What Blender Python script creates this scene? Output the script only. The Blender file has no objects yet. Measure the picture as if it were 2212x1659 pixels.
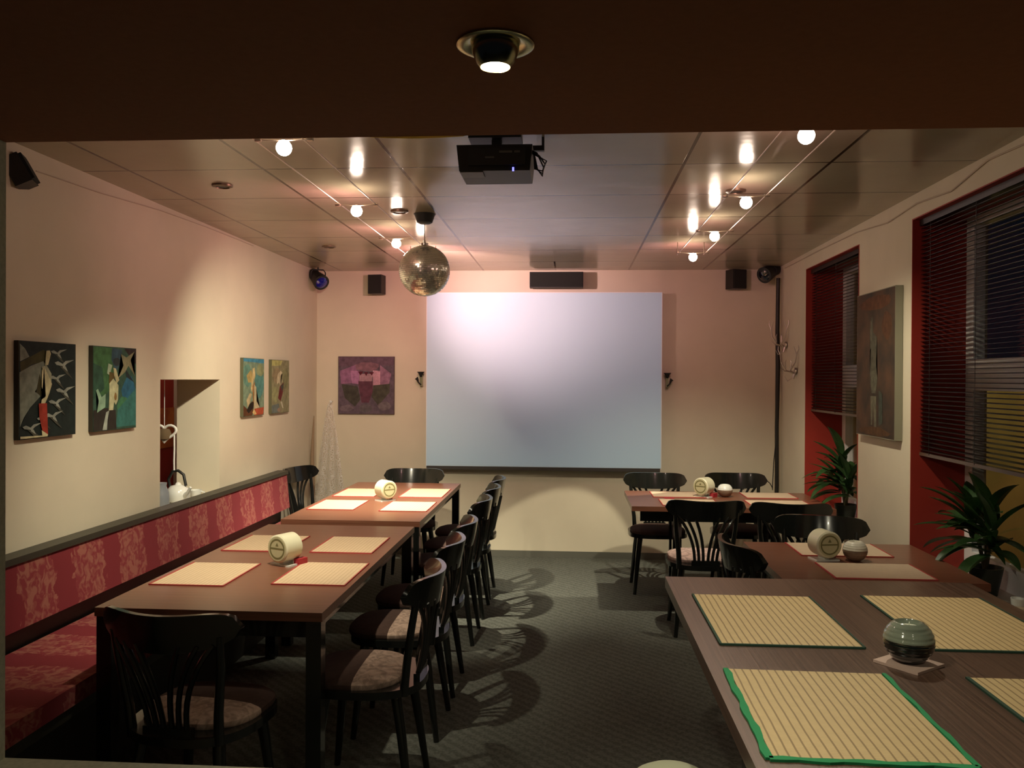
import bpy, bmesh, math, random
from math import sin, cos, pi, sqrt, atan, atan2
from mathutils import Vector, Matrix
random.seed(7)
sc = bpy.context.scene
COL = sc.collection

# ------------------------------------------------------------------ camera
cam_d = bpy.data.cameras.new('camera'); cam = bpy.data.objects.new('camera', cam_d); COL.objects.link(cam)
yaw, pitch, roll = atan(129/1830), math.radians(-0.33), math.radians(0.31)
f = Vector((-sin(yaw)*cos(pitch), cos(yaw)*cos(pitch), sin(pitch)))
r = f.cross(Vector((0, 0, 1))).normalized(); u = r.cross(f)
r2 = r*cos(roll)+u*sin(roll); u2 = u*cos(roll)-r*sin(roll)
M = Matrix((r2, u2, -f)).transposed().to_4x4(); M.translation = Vector((0, 0, 1.585))
cam.matrix_world = M
cam_d.sensor_width = 36; cam_d.lens = 1830/2212*36; cam_d.clip_start = 0.02
sc.camera = cam

# ------------------------------------------------------------------ world + view
w = bpy.data.worlds.new('night'); sc.world = w; w.use_nodes = True
w.node_tree.nodes['Background'].inputs[0].default_value = (.02, .025, .04, 1)
w.node_tree.nodes['Background'].inputs[1].default_value = 0.12
sc.view_settings.view_transform = 'Standard'; sc.view_settings.look = 'None'
sc.view_settings.gamma = 1; sc.view_settings.use_curve_mapping = False
sc.view_settings.exposure = 0.15
try:
    sc.cycles.max_bounces = 8; sc.cycles.diffuse_bounces = 4; sc.cycles.glossy_bounces = 4
    sc.cycles.sample_clamp_indirect = 4.0; sc.cycles.caustics_reflective = False
except Exception:
    pass

def lamp(name, kind, loc, energy, color, target=None, parent=None, **kw):
    d = bpy.data.lights.new(name, kind); d.energy = energy; d.color = color
    for k, v in kw.items(): setattr(d, k, v)
    o = bpy.data.objects.new(name, d); COL.objects.link(o); o.location = loc
    if target is not None:
        o.rotation_euler = (Vector(target)-Vector(loc)).to_track_quat('-Z', 'Y').to_euler()
    if parent: o.parent = parent
    return o

WARM = (1.0, .90, .66)
ROSE = (1.0, .66, .66)
PINK = (1.0, .40, .44)
# halogen bulbs on the two cable tracks: (x, y, z, aim point, spot power, cone deg, pink spill)
LZ = 2.44
TRACK_L = [(-1.07, 3.08, (-1.55, 4.2, .75), 150, 90, 2, WARM, (-2.3, 4.2, 2.8)), (-1.10, 4.26, (-2.3, 6.6, .75), 150, 84, 9, WARM, (-2.3, 5.2, 2.7)),
           (-1.11, 5.29, (-1.20, 5.8, .75), 380, 76, 12, WARM, (-2.3, 6.6, 2.6)), (-1.09, 6.04, (-.50, 7.5, 2.3), 105, 72, 30, ROSE, (-1.0, 7.5, 2.75))]
TRACK_R = [(.81, 3.02, (.45, 2.4, .9), 38, 90, 3, WARM, (.4, 4.5, 2.8)), (.83, 4.14, (1.75, 4.9, .7), 50, 95, 3, WARM, (.6, 6.0, 2.8)),
           (.84, 5.10, (.9, 6.2, .75), 120, 80, 4, WARM, (.6, 7.0, 2.7)), (.835, 5.96, (-.05, 7.0, 0), 130, 36, 12, WARM, (.5, 7.5, 2.6))]
# soffit downlight, then two added unseen lamps that brighten the front
lamp('downlight_lamp', 'SPOT', (-.12, 1.30, 2.06), 38, WARM, (.5, 1.75, .9), spot_size=math.radians(120), spot_blend=.7, shadow_soft_size=.025)
lamp('added_front_fill', 'SPOT', (.75, .45, 2.06), 7, WARM, (.9, 1.6, .9), spot_size=math.radians(120), spot_blend=.8, shadow_soft_size=.04)
lamp('added_front_fill', 'SPOT', (-1.0, .3, 2.06), 6, WARM, (-1.1, 1.6, .8), spot_size=math.radians(120), spot_blend=.8, shadow_soft_size=.04)
# added unseen spots that light the ochre wall outside the windows
for ly in (5.2, 7.0, 8.8): lamp('outside_wall_fill', 'SPOT', (2.3, ly, 2.35), 22, (1.0, .84, .5), (3.0, ly, 1.0), spot_size=math.radians(125), spot_blend=1, shadow_soft_size=.1)

# ------------------------------------------------------------------ materials
def nodes(name):
    m = bpy.data.materials.new(name); m.use_nodes = True
    nt = m.node_tree; return m, nt, nt.nodes, nt.links, nt.nodes['Principled BSDF']

MC = {}
def mat(name, col, rough=.6, metal=0, coat=0, spec=.5, var=0, scale=20, bump=0, stretch=(1, 1, 1), col2=None, coords='Object', emit=None):
    if name in MC: return MC[name]
    m, nt, N, L, b = nodes(name)
    c = tuple(col)+(1,)
    b.inputs['Base Color'].default_value = c; b.inputs['Roughness'].default_value = rough
    b.inputs['Metallic'].default_value = metal; b.inputs['Coat Weight'].default_value = coat
    b.inputs['Specular IOR Level'].default_value = spec
    if var or bump or col2:
        tc = N.new('ShaderNodeTexCoord'); mp = N.new('ShaderNodeMapping'); mp.inputs['Scale'].default_value = stretch
        nz = N.new('ShaderNodeTexNoise'); nz.inputs['Scale'].default_value = scale; nz.inputs['Detail'].default_value = 5
        L.new(tc.outputs[coords], mp.inputs[0]); L.new(mp.outputs[0], nz.inputs['Vector'])
        cr = N.new('ShaderNodeValToRGB'); cr.color_ramp.elements[0].position = .3; cr.color_ramp.elements[1].position = .7
        a = tuple(max(0, x*(1-var)) for x in col)+(1,)
        d = (tuple(col2)+(1,)) if col2 else tuple(min(1, x*(1+var)) for x in col)+(1,)
        cr.color_ramp.elements[0].color = a; cr.color_ramp.elements[1].color = d
        L.new(nz.outputs['Fac'], cr.inputs[0]); L.new(cr.outputs[0], b.inputs['Base Color'])
        if bump:
            bp = N.new('ShaderNodeBump'); bp.inputs['Strength'].default_value = bump; bp.inputs['Distance'].default_value = .01
            L.new(nz.outputs['Fac'], bp.inputs['Height']); L.new(bp.outputs[0], b.inputs['Normal'])
    if emit:
        b.inputs['Emission Color'].default_value = tuple(emit[0])+(1,); b.inputs['Emission Strength'].default_value = emit[1]
    MC[name] = m; return m

def MATH(N, L, op, a, b=None, c=None):
    n = N.new('ShaderNodeMath'); n.operation = op
    for i, v in enumerate((a, b, c)):
        if v is None: continue
        if hasattr(v, 'is_output') or hasattr(v, 'links'): L.new(v, n.inputs[i])
        else: n.inputs[i].default_value = v
    return n.outputs[0]

def wood(name, dark, light, axis='y', rough=.35, freq=60):
    if name in MC: return MC[name]
    m, nt, N, L, b = nodes(name)
    tc = N.new('ShaderNodeTexCoord'); mp = N.new('ShaderNodeMapping')
    mp.inputs['Scale'].default_value = (freq, 1.2, freq) if axis == 'y' else (1.2, freq, freq)
    nz = N.new('ShaderNodeTexNoise'); nz.inputs['Scale'].default_value = 1.6; nz.inputs['Detail'].default_value = 6; nz.inputs['Roughness'].default_value = .65
    L.new(tc.outputs['Object'], mp.inputs[0]); L.new(mp.outputs[0], nz.inputs['Vector'])
    cr = N.new('ShaderNodeValToRGB'); cr.color_ramp.elements[0].position = .35; cr.color_ramp.elements[1].position = .68
    cr.color_ramp.elements[0].color = tuple(dark)+(1,); cr.color_ramp.elements[1].color = tuple(light)+(1,)
    L.new(nz.outputs['Fac'], cr.inputs[0]); L.new(cr.outputs[0], b.inputs['Base Color'])
    b.inputs['Roughness'].default_value = rough; b.inputs['Specular IOR Level'].default_value = .75
    bp = N.new('ShaderNodeBump'); bp.inputs['Strength'].default_value = .12; bp.inputs['Distance'].default_value = .004
    L.new(nz.outputs['Fac'], bp.inputs['Height']); L.new(bp.outputs[0], b.inputs['Normal'])
    MC[name] = m; return m

def ceiling_mat():
    m, nt, N, L, b = nodes('ceiling_panels')
    tc = N.new('ShaderNodeTexCoord'); sp = N.new('ShaderNodeSeparateXYZ'); L.new(tc.outputs['Object'], sp.inputs[0])
    px = MATH(N, L, 'DIVIDE', MATH(N, L, 'ADD', sp.outputs[0], .787+.645*10), .6445)
    py = MATH(N, L, 'DIVIDE', MATH(N, L, 'ADD', sp.outputs[1], -3.855+.628*20), .628)
    def line(p, wd):
        fr = MATH(N, L, 'FRACT', p)
        d = MATH(N, L, 'MINIMUM', fr, MATH(N, L, 'SUBTRACT', 1.0, fr))
        return MATH(N, L, 'LESS_THAN', d, wd)
    lx, ly = line(px, .011), line(py, .009)
    gone = MATH(N, L, 'MULTIPLY', MATH(N, L, 'LESS_THAN', MATH(N, L, 'ABSOLUTE', MATH(N, L, 'ADD', sp.outputs[0], .1425)), .1), MATH(N, L, 'LESS_THAN', sp.outputs[1], 6.98))
    lx = MATH(N, L, 'MULTIPLY', lx, MATH(N, L, 'SUBTRACT', 1.0, gone))   # a double-width panel runs down the middle
    ln = MATH(N, L, 'MAXIMUM', lx, ly)
    nz = N.new('ShaderNodeTexNoise'); nz.inputs['Scale'].default_value = 3; L.new(tc.outputs['Object'], nz.inputs['Vector'])
    mx = N.new('ShaderNodeMix'); mx.data_type = 'RGBA'; L.new(nz.outputs['Fac'], mx.inputs[0])
    mx.inputs[6].default_value = (.35, .31, .22, 1); mx.inputs[7].default_value = (.41, .365, .26, 1)
    m2 = N.new('ShaderNodeMix'); m2.data_type = 'RGBA'; L.new(ln, m2.inputs[0]); L.new(mx.outputs[2], m2.inputs[6]); m2.inputs[7].default_value = (.05, .03, .014, 1)
    L.new(m2.outputs[2], b.inputs['Base Color'])
    b.inputs['Roughness'].default_value = .17; b.inputs['Specular IOR Level'].default_value = .22
    # every panel hangs at a very slightly different angle
    fx = MATH(N, L, 'FLOOR', px); fy = MATH(N, L, 'FLOOR', py)
    cb = N.new('ShaderNodeCombineXYZ'); L.new(fx, cb.inputs[0]); L.new(fy, cb.inputs[1])
    wn = N.new('ShaderNodeTexWhiteNoise'); wn.noise_dimensions = '2D'; L.new(cb.outputs[0], wn.inputs['Vector'])
    vs = N.new('ShaderNodeVectorMath'); vs.operation = 'SUBTRACT'; L.new(wn.outputs['Color'], vs.inputs[0]); vs.inputs[1].default_value = (.5, .5, .5)
    vm = N.new('ShaderNodeVectorMath'); vm.operation = 'SCALE'; L.new(vs.outputs[0], vm.inputs[0]); vm.inputs[3].default_value = .022
    nb = N.new('ShaderNodeTexNoise'); nb.inputs['Scale'].default_value = 5; L.new(tc.outputs['Object'], nb.inputs['Vector'])
    bp = N.new('ShaderNodeBump'); bp.inputs['Strength'].default_value = .12; bp.inputs['Distance'].default_value = .02
    hh = MATH(N, L, 'SUBTRACT', nb.outputs['Fac'], MATH(N, L, 'MULTIPLY', ln, .4)); L.new(hh, bp.inputs['Height'])
    va = N.new('ShaderNodeVectorMath'); va.operation = 'ADD'; L.new(bp.outputs[0], va.inputs[0]); L.new(vm.outputs[0], va.inputs[1])
    vn = N.new('ShaderNodeVectorMath'); vn.operation = 'NORMALIZE'; L.new(va.outputs[0], vn.inputs[0])
    L.new(vn.outputs[0], b.inputs['Normal'])
    return m

def carpet_mat():
    m, nt, N, L, b = nodes('carpet')
    tc = N.new('ShaderNodeTexCoord')
    w1 = N.new('ShaderNodeTexWave'); w1.inputs['Scale'].default_value = 9; w1.inputs['Distortion'].default_value = 6; w1.inputs['Detail'].default_value = 3; w1.inputs['Detail Scale'].default_value = 6; w1.bands_direction = 'DIAGONAL'
    n1 = N.new('ShaderNodeTexNoise'); n1.inputs['Scale'].default_value = 90; n1.inputs['Detail'].default_value = 4
    L.new(tc.outputs['Object'], w1.inputs['Vector']); L.new(tc.outputs['Object'], n1.inputs['Vector'])
    s = MATH(N, L, 'ADD', MATH(N, L, 'MULTIPLY', w1.outputs['Fac'], .45), MATH(N, L, 'MULTIPLY', n1.outputs['Fac'], .8))
    cr = N.new('ShaderNodeValToRGB'); cr.color_ramp.elements[0].position = .3; cr.color_ramp.elements[1].position = .95
    cr.color_ramp.elements[0].color = (.068, .072, .062, 1); cr.color_ramp.elements[1].color = (.125, .130, .116, 1)
    L.new(s, cr.inputs[0]); L.new(cr.outputs[0], b.inputs['Base Color'])
    b.inputs['Roughness'].default_value = .95; b.inputs['Specular IOR Level'].default_value = .1
    bp = N.new('ShaderNodeBump'); bp.inputs['Strength'].default_value = .5; bp.inputs['Distance'].default_value = .004
    L.new(s, bp.inputs['Height']); L.new(bp.outputs[0], b.inputs['Normal'])
    return m

def bench_mat():
    m, nt, N, L, b = nodes('banquette_fabric')
    tc = N.new('ShaderNodeTexCoord'); sp = N.new('ShaderNodeSeparateXYZ'); L.new(tc.outputs['Object'], sp.inputs[0])
    fr = MATH(N, L, 'FRACT', MATH(N, L, 'DIVIDE', MATH(N, L, 'ADD', sp.outputs[1], -3.55+.38*20), .38))
    tri = MATH(N, L, 'MINIMUM', fr, MATH(N, L, 'SUBTRACT', 1.0, fr))   # 0 at centre of the plain stripe
    big = N.new('ShaderNodeTexNoise'); big.inputs['Scale'].default_value = 14; big.inputs['Detail'].default_value = 3
    big.inputs['Distortion'].default_value = .8; L.new(tc.outputs['Object'], big.inputs['Vector'])
    edge = MATH(N, L, 'GREATER_THAN', MATH(N, L, 'ADD', tri, MATH(N, L, 'MULTIPLY', MATH(N, L, 'SUBTRACT', big.outputs['Fac'], .5), .35)), .19)
    vo = N.new('ShaderNodeTexNoise'); vo.inputs['Scale'].default_value = 24; vo.inputs['Detail'].default_value = 2; vo.inputs['Distortion'].default_value = 1.2
    L.new(tc.outputs['Object'], vo.inputs['Vector'])
    cr = N.new('ShaderNodeValToRGB'); cr.color_ramp.elements[0].position = .42; cr.color_ramp.elements[1].position = .6
    cr.color_ramp.elements[0].color = (.20, .018, .024, 1); cr.color_ramp.elements[1].color = (.30, .10, .07, 1)
    L.new(vo.outputs['Fac'], cr.inputs[0])
    mx = N.new('ShaderNodeMix'); mx.data_type = 'RGBA'; L.new(edge, mx.inputs[0]); mx.inputs[6].default_value = (.17, .008, .014, 1); L.new(cr.outputs[0], mx.inputs[7])
    L.new(mx.outputs[2], b.inputs['Base Color']); b.inputs['Roughness'].default_value = .9
    b.inputs['Sheen Weight'].default_value = .25; b.inputs['Sheen Tint'].default_value = (.9, .3, .35, 1)
    return m

def cushion_mat(name, banded, light):
    m, nt, N, L, b = nodes(name)
    tc = N.new('ShaderNodeTexCoord'); sp = N.new('ShaderNodeSeparateXYZ'); L.new(tc.outputs['Object'], sp.inputs[0])
    nz = N.new('ShaderNodeTexNoise'); nz.inputs['Scale'].default_value = 26; nz.inputs['Detail'].default_value = 3; nz.inputs['Distortion'].default_value = 1.5
    L.new(tc.outputs['Object'], nz.inputs['Vector'])
    c1 = N.new('ShaderNodeValToRGB'); c1.color_ramp.elements[0].color = (.035, .020, .016, 1); c1.color_ramp.elements[1].color = (.07, .04, .032, 1)
    c2 = N.new('ShaderNodeValToRGB'); c2.color_ramp.elements[0].position = .4; c2.color_ramp.elements[1].position = .6
    c2.color_ramp.elements[0].color = tuple(x*.6 for x in light)+(1,); c2.color_ramp.elements[1].color = tuple(light)+(1,)
    L.new(nz.outputs['Fac'], c1.inputs[0]); L.new(nz.outputs['Fac'], c2.inputs[0])
    mx = N.new('ShaderNodeMix'); mx.data_type = 'RGBA'; L.new(c1.outputs[0], mx.inputs[6]); L.new(c2.outputs[0], mx.inputs[7])
    if banded: L.new(MATH(N, L, 'LESS_THAN', sp.outputs[1], banded), mx.inputs[0])
    else: mx.inputs[0].default_value = 0
    L.new(mx.outputs[2], b.inputs['Base Color']); b.inputs['Roughness'].default_value = .9; b.inputs['Specular IOR Level'].default_value = .2
    return m

def bamboo_mat(name, axis, c0, c1):
    m, nt, N, L, b = nodes(name)
    tc = N.new('ShaderNodeTexCoord'); sp = N.new('ShaderNodeSeparateXYZ'); L.new(tc.outputs['Object'], sp.inputs[0])
    nz = N.new('ShaderNodeTexNoise'); nz.inputs['Scale'].default_value = 9; L.new(tc.outputs['Object'], nz.inputs['Vector'])
    k, o = (0, 1) if axis == 'y' else (1, 0)
    wob = MATH(N, L, 'MULTIPLY', MATH(N, L, 'SUBTRACT', nz.outputs['Fac'], .5), .25)
    fr = MATH(N, L, 'FRACT', MATH(N, L, 'ADD', MATH(N, L, 'DIVIDE', MATH(N, L, 'ADD', sp.outputs[k], 5), .0172), wob))
    thread = MATH(N, L, 'LESS_THAN', fr, .2)
    fr2 = MATH(N, L, 'FRACT', MATH(N, L, 'DIVIDE', MATH(N, L, 'ADD', sp.outputs[o], 5), .0062))
    seam = MATH(N, L, 'LESS_THAN', fr2, .2)
    n2 = N.new('ShaderNodeTexNoise'); n2.inputs['Scale'].default_value = 40; L.new(tc.outputs['Object'], n2.inputs['Vector'])
    mx = N.new('ShaderNodeMix'); mx.data_type = 'RGBA'; L.new(n2.outputs['Fac'], mx.inputs[0])
    mx.inputs[6].default_value = tuple(x*.9 for x in c0)+(1,); mx.inputs[7].default_value = tuple(min(1, x*1.1) for x in c0)+(1,)
    m2 = N.new('ShaderNodeMix'); m2.data_type = 'RGBA'; L.new(mx.outputs[2], m2.inputs[6]); m2.inputs[7].default_value = tuple(c1)+(1,)
    f = MATH(N, L, 'MAXIMUM', MATH(N, L, 'MULTIPLY', thread, .85), MATH(N, L, 'MULTIPLY', seam, .3)); L.new(f, m2.inputs[0])
    L.new(m2.outputs[2], b.inputs['Base Color']); b.inputs['Roughness'].default_value = .6
    bp = N.new('ShaderNodeBump'); bp.inputs['Strength'].default_value = .5; bp.inputs['Distance'].default_value = .002; bp.invert = True
    L.new(f, bp.inputs['Height']); L.new(bp.outputs[0], b.inputs['Normal'])
    MC[name] = m; return m

def glass_mat():
    m, nt, N, L, b = nodes('window_glass')
    out = N['Material Output']; tr = N.new('ShaderNodeBsdfTransparent'); gl = N.new('ShaderNodeBsdfGlossy'); gl.inputs['Roughness'].default_value = .02
    fz = N.new('ShaderNodeFresnel'); ge = N.new('ShaderNodeNewGeometry')
    L.new(MATH(N, L, 'SUBTRACT', 1.45, MATH(N, L, 'MULTIPLY', ge.outputs['Backfacing'], 1.45-1/1.45)), fz.inputs[0]); mx = N.new('ShaderNodeMixShader')
    L.new(fz.outputs[0], mx.inputs[0]); L.new(tr.outputs[0], mx.inputs[1]); L.new(gl.outputs[0], mx.inputs[2]); L.new(mx.outputs[0], out.inputs[0])
    return m

def net_mat():
    m, nt, N, L, b = nodes('white_netting')
    out = N['Material Output']; tr = N.new('ShaderNodeBsdfTransparent'); df = N.new('ShaderNodeBsdfDiffuse'); df.inputs[0].default_value = (.75, .72, .66, 1)
    tc = N.new('ShaderNodeTexCoord'); nz = N.new('ShaderNodeTexVoronoi'); nz.feature = 'DISTANCE_TO_EDGE'; nz.inputs['Scale'].default_value = 60
    L.new(tc.outputs['Object'], nz.inputs['Vector'])
    th = MATH(N, L, 'LESS_THAN', nz.outputs['Distance'], .11)
    mx = N.new('ShaderNodeMixShader'); L.new(MATH(N, L, 'ADD', MATH(N, L, 'MULTIPLY', th, .6), .15), mx.inputs[0]); L.new(tr.outputs[0], mx.inputs[1]); L.new(df.outputs[0], mx.inputs[2]); L.new(mx.outputs[0], out.inputs[0])
    return m

wall_cream = mat('cream_wall_paint', (.66, .60, .465), .85, var=.03, scale=4, bump=.08, spec=.2)
wall_grey = mat('grey_green_partition_paint', (.42, .43, .33), .85, var=.12, scale=90, spec=.2)
soffit_brown = mat('dark_brown_paint', (.28, .115, .065), .8, var=.05, scale=60, spec=.15)
red_paint = mat('red_reveal_paint', (.30, .022, .012), .6, var=.06, scale=6)
kitchen_red = mat('red_kitchen_wall', (.33, .02, .012), .6, var=.1, scale=6)
white_paint = mat('white_window_paint', (.86, .85, .86), .45)
black_lacquer = mat('black_lacquered_wood', (.008, .009, .008), .17, coat=.3, spec=.5)
black_plastic = mat('black_plastic', (.012, .013, .012), .5)
black_cloth = mat('black_speaker_cloth', (.010, .011, .009), .95, var=.2, scale=300)
dark_wood = mat('dark_bench_wood', (.035, .034, .024), .45, var=.2, scale=10, stretch=(1, .2, 1))
chrome = mat('polished_metal', (.75, .72, .66), .12, metal=1)
brass = mat('aged_brass', (.48, .46, .30), .22, metal=1)
white_ceramic = mat('white_ceramic', (.78, .80, .76), .2, coat=.3)
leaf_green = mat('glossy_leaf', (.035, .09, .028), .32, var=.35, scale=8, col2=(.085, .19, .06))
table_wood = wood('brown_laminate', (.15, .056, .032), (.23, .092, .054), 'x', rough=.30)
near_wood = wood('dark_grained_laminate', (.055, .030, .021), (.135, .078, .055), 'y', rough=.30, freq=120)
fabric_bench = bench_mat(); glass = glass_mat(); netting = net_mat()
cush_band = cushion_mat('brown_cushion_with_pale_band', .02, (.42, .30, .24))
cush_plain = cushion_mat('brown_cushion', None, (.1, .06, .05))
cush_pink = cushion_mat('pink_patterned_cushion', .3, (.62, .44, .40))
bamboo_y = bamboo_mat('bamboo_long', 'y', (.56, .42, .21), (.20, .13, .05))
bamboo_far = bamboo_mat('bamboo_pale', 'y', (.66, .50, .33), (.48, .34, .20))
bamboo_x = bamboo_mat('bamboo_cross', 'x', (.64, .50, .36), (.48, .35, .24))

# ------------------------------------------------------------------ mesh helpers
def bx(bm, x0, x1, y0, y1, z0, z1, mi=0):
    vs = [bm.verts.new((x, y, z)) for z in (z0, z1) for y in (y0, y1) for x in (x0, x1)]
    for q in ((0, 2, 3, 1), (4, 5, 7, 6), (0, 1, 5, 4), (2, 6, 7, 3), (0, 4, 6, 2), (1, 3, 7, 5)):
        fc = bm.faces.new([vs[i] for i in q]); fc.material_index = mi
    return vs

def tube(bm, pts, rad, seg=10, mi=0, cap=True):
    pts = [Vector(p) for p in pts]; n = len(pts)
    if not hasattr(rad, '__len__'): rad = [rad]*n
    t0 = (pts[1]-pts[0]).normalized(); up = Vector((0, 0, 1)) if abs(t0.z) < .9 else Vector((1, 0, 0))
    a = t0.cross(up).normalized(); rings = []
    for i, p in enumerate(pts):
        t = (pts[min(i+1, n-1)]-pts[max(i-1, 0)]).normalized()
        a = (a-t*a.dot(t)).normalized(); b = t.cross(a)
        rings.append([bm.verts.new(p+(a*cos(2*pi*k/seg)+b*sin(2*pi*k/seg))*rad[i]) for k in range(seg)])
    for i in range(n-1):
        for k in range(seg):
            fc = bm.faces.new((rings[i][k], rings[i][(k+1) % seg], rings[i+1][(k+1) % seg], rings[i+1][k])); fc.material_index = mi
    if cap:
        for rg in (rings[0][::-1], rings[-1]):
            fc = bm.faces.new(rg); fc.material_index = mi

def lathe(bm, prof, c=(0, 0, 0), seg=32, axis='z', mi=0):
    """prof: list of (radius, height)"""
    rings = []
    for (rr, h) in prof:
        ring = []
        for k in range(seg):
            a = 2*pi*k/seg; p = (rr*cos(a), rr*sin(a), h)
            if axis == 'y': p = (p[0], h, p[1])
            if axis == 'x': p = (h, p[0], p[1])
            ring.append(bm.verts.new((p[0]+c[0], p[1]+c[1], p[2]+c[2])))
        rings.append(ring)
    for i in range(len(rings)-1):
        for k in range(seg):
            fc = bm.faces.new((rings[i][k], rings[i][(k+1) % seg], rings[i+1][(k+1) % seg], rings[i+1][k])); fc.material_index = mi
    for rg, pr in ((rings[0][::-1], prof[0]), (rings[-1], prof[-1])):
        if pr[0] > 1e-5:
            fc = bm.faces.new(rg); fc.material_index = mi

def extrude_outline(bm, pts, z0, z1, dome=0, inset=0, mi=0):
    n = len(pts); cx = sum(p[0] for p in pts)/n; cy = sum(p[1] for p in pts)/n
    rings = []
    lv = [(z0, 1), (z1, 1)] if not dome else [(z0, .985), (z0+(z1-z0)*.3, 1.0), (z0+(z1-z0)*.75, .99), (z1, .95), (z1+dome*.6, .8), (z1+dome*.9, .5), (z1+dome, .15)]
    for z, s in lv: rings.append([bm.verts.new((cx+(x-cx)*s, cy+(y-cy)*s, z)) for x, y in pts])
    for i in range(len(rings)-1):
        for k in range(n):
            fc = bm.faces.new((rings[i][k], rings[i][(k+1) % n], rings[i+1][(k+1) % n], rings[i+1][k])); fc.material_index = mi
    bm.faces.new(rings[0][::-1]).material_index = mi; bm.faces.new(rings[-1]).material_index = mi

def bev(bm, wd=.003, seg=2):
    es = [e for e in bm.edges if len(e.link_faces) == 2 and e.calc_face_angle(0) > .6]
    bmesh.ops.bevel(bm, geom=es, offset=wd, segments=seg, profile=.5, affect='EDGES', clamp_overlap=True)

def obj(name, bm, m, parent=None, smooth=True, loc=None, rot=None):
    bmesh.ops.recalc_face_normals(bm, faces=bm.faces)
    me = bpy.data.meshes.new(name); bm.to_mesh(me); bm.free()
    for q in (m if isinstance(m, (list, tuple)) else [m]): me.materials.append(q)
    if smooth:
        for p in me.polygons: p.use_smooth = True
        me.set_sharp_from_angle(angle=math.radians(38))
    o = bpy.data.objects.new(name, me); COL.objects.link(o)
    if parent: o.parent = parent
    if loc: o.location = loc
    if rot: o.rotation_euler = rot
    return o

def tag(o, label, cat, group=None, kind=None):
    o['label'] = label; o['category'] = cat
    if group: o['group'] = group
    if kind: o['kind'] = kind
    return o

def thing(name, label, cat, loc=(0, 0, 0), rz=0, group=None):
    o = bpy.data.objects.new(name, None); COL.objects.link(o); o.empty_display_size = .1
    o.location = loc; o.rotation_euler = (0, 0, rz); return tag(o, label, cat, group)

def struct(name, bm, m, parent=None, smooth=False):
    o = obj(name, bm, m, parent, smooth)
    if not parent: o['kind'] = 'structure'
    return o

def boxes(*bs, bevel=0):
    bm = bmesh.new()
    for b in bs: bx(bm, *b)
    if bevel: bev(bm, bevel)
    return bm

def dup(root, loc, rz, label, group=None):
    q = root.copy(); COL.objects.link(q); q.location = loc; q.rotation_euler = (0, 0, rz); q['label'] = label
    if group: q['group'] = group
    for ch in list(root.children):
        c = ch.copy(); COL.objects.link(c); c.parent = q
        for g in ch.children:
            d = g.copy(); COL.objects.link(d); d.parent = c
    return q

# ------------------------------------------------------------------ the room
H = 2.555; XL = -2.31; XR = 1.77; YB = 7.55
bm = bmesh.new(); bx(bm, -4.2, 2.2, -1.5, 7.9, -.05, 0); struct('floor', bm, carpet_mat())
bm = bmesh.new(); bx(bm, -2.7, 2.2, 1.6, 7.9, H, H+.05); struct('ceiling', bm, ceiling_mat())
struct('wall_back', boxes((-4.2, 2.4, YB, YB+.15, 0, H+.05)), wall_cream)
OY0, OY1, OZ0, OZ1 = 4.617, 5.425, .80, 1.572
struct('wall_left', boxes((XL-.29, XL, 1.6, OY0, 0, H+.02), (XL-.29, XL, OY1, YB, 0, H+.02), (XL-.29, XL, OY0, OY1, 0, OZ0), (XL-.29, XL, OY0, OY1, OZ1, H+.02)), wall_cream)
# room beyond the serving hatch
struct('wall_kitchen', boxes((-3.75, -3.65, 3.0, 7.55, 0, H), (-3.65, XL-.29, 3.0, 3.1, 0, H)), kitchen_red)
struct('ceiling_kitchen', boxes((-3.75, XL-.29, 3.0, 7.55, 2.4, 2.45)), wall_cream)
N1 = (3.33, 4.56); N2 = (5.38, 6.567); NZ0, NZ1 = .60, 2.43; XO = 2.15
struct('wall_right', boxes((XR, XO, 1.6, N1[0], 0, H+.02), (XR, XO, N1[1], N2[0], 0, H+.02), (XR, XO, N2[1], YB, 0, H+.02),
       (XR, XO, N1[0], N1[1], 0, NZ0-.02), (XR, XO, N2[0], N2[1], 0, NZ0-.02), (XR, XO, N1[0], N1[1], NZ1, H+.02), (XR, XO, N2[0], N2[1], NZ1, H+.02)), wall_cream)
for i, (a, b) in enumerate((N1, N2)):
    t = .006
    struct('trim_%d' % (i+1), boxes((XR-.003, 2.04, a, a+t, NZ0, NZ1), (XR-.003, 2.04, b-t, b, NZ0, NZ1), (XR-.003, 2.04, a+t, b-t, NZ1-t, NZ1)), red_paint)
    struct('trim_%d' % (i+3), boxes((XR-.02, 2.04, a, b, NZ0-.02, NZ0), bevel=.003), mat('pale_sill', (.45, .40, .33), .4))
    wn = struct('window_%d' % (i+1), boxes((2.04, 2.10, a, a+.05, NZ0, NZ1), (2.04, 2.10, b-.05, b, NZ0, NZ1), (2.04, 2.10, a+.05, b-.05, NZ1-.05, NZ1),
        (2.04, 2.10, a+.05, b-.05, NZ0, NZ0+.06), (2.03, 2.10, a+.05, b-.05, 1.54, 1.70),
        (2.035, 2.09, a+.05, a+.10, NZ0+.06, NZ1-.05), (2.035, 2.09, b-.10, b-.05, NZ0+.06, NZ1-.05), (2.035, 2.09, a+.1, b-.1, NZ0+.06, NZ0+.12), bevel=.003), white_paint)
    g = struct('pane', boxes((2.065, 2.069, a+.09, b-.09, NZ0+.1, NZ1-.04)), glass, wn)
struct('baseboard_back', boxes((XL, XR, YB-.014, YB, 0, .055)), mat('grey_baseboard', (.12, .12, .10), .6))
struct('baseboard_left', boxes((XL, XL+.014, 6.55, YB, 0, .055)), MC['grey_baseboard'])
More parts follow.
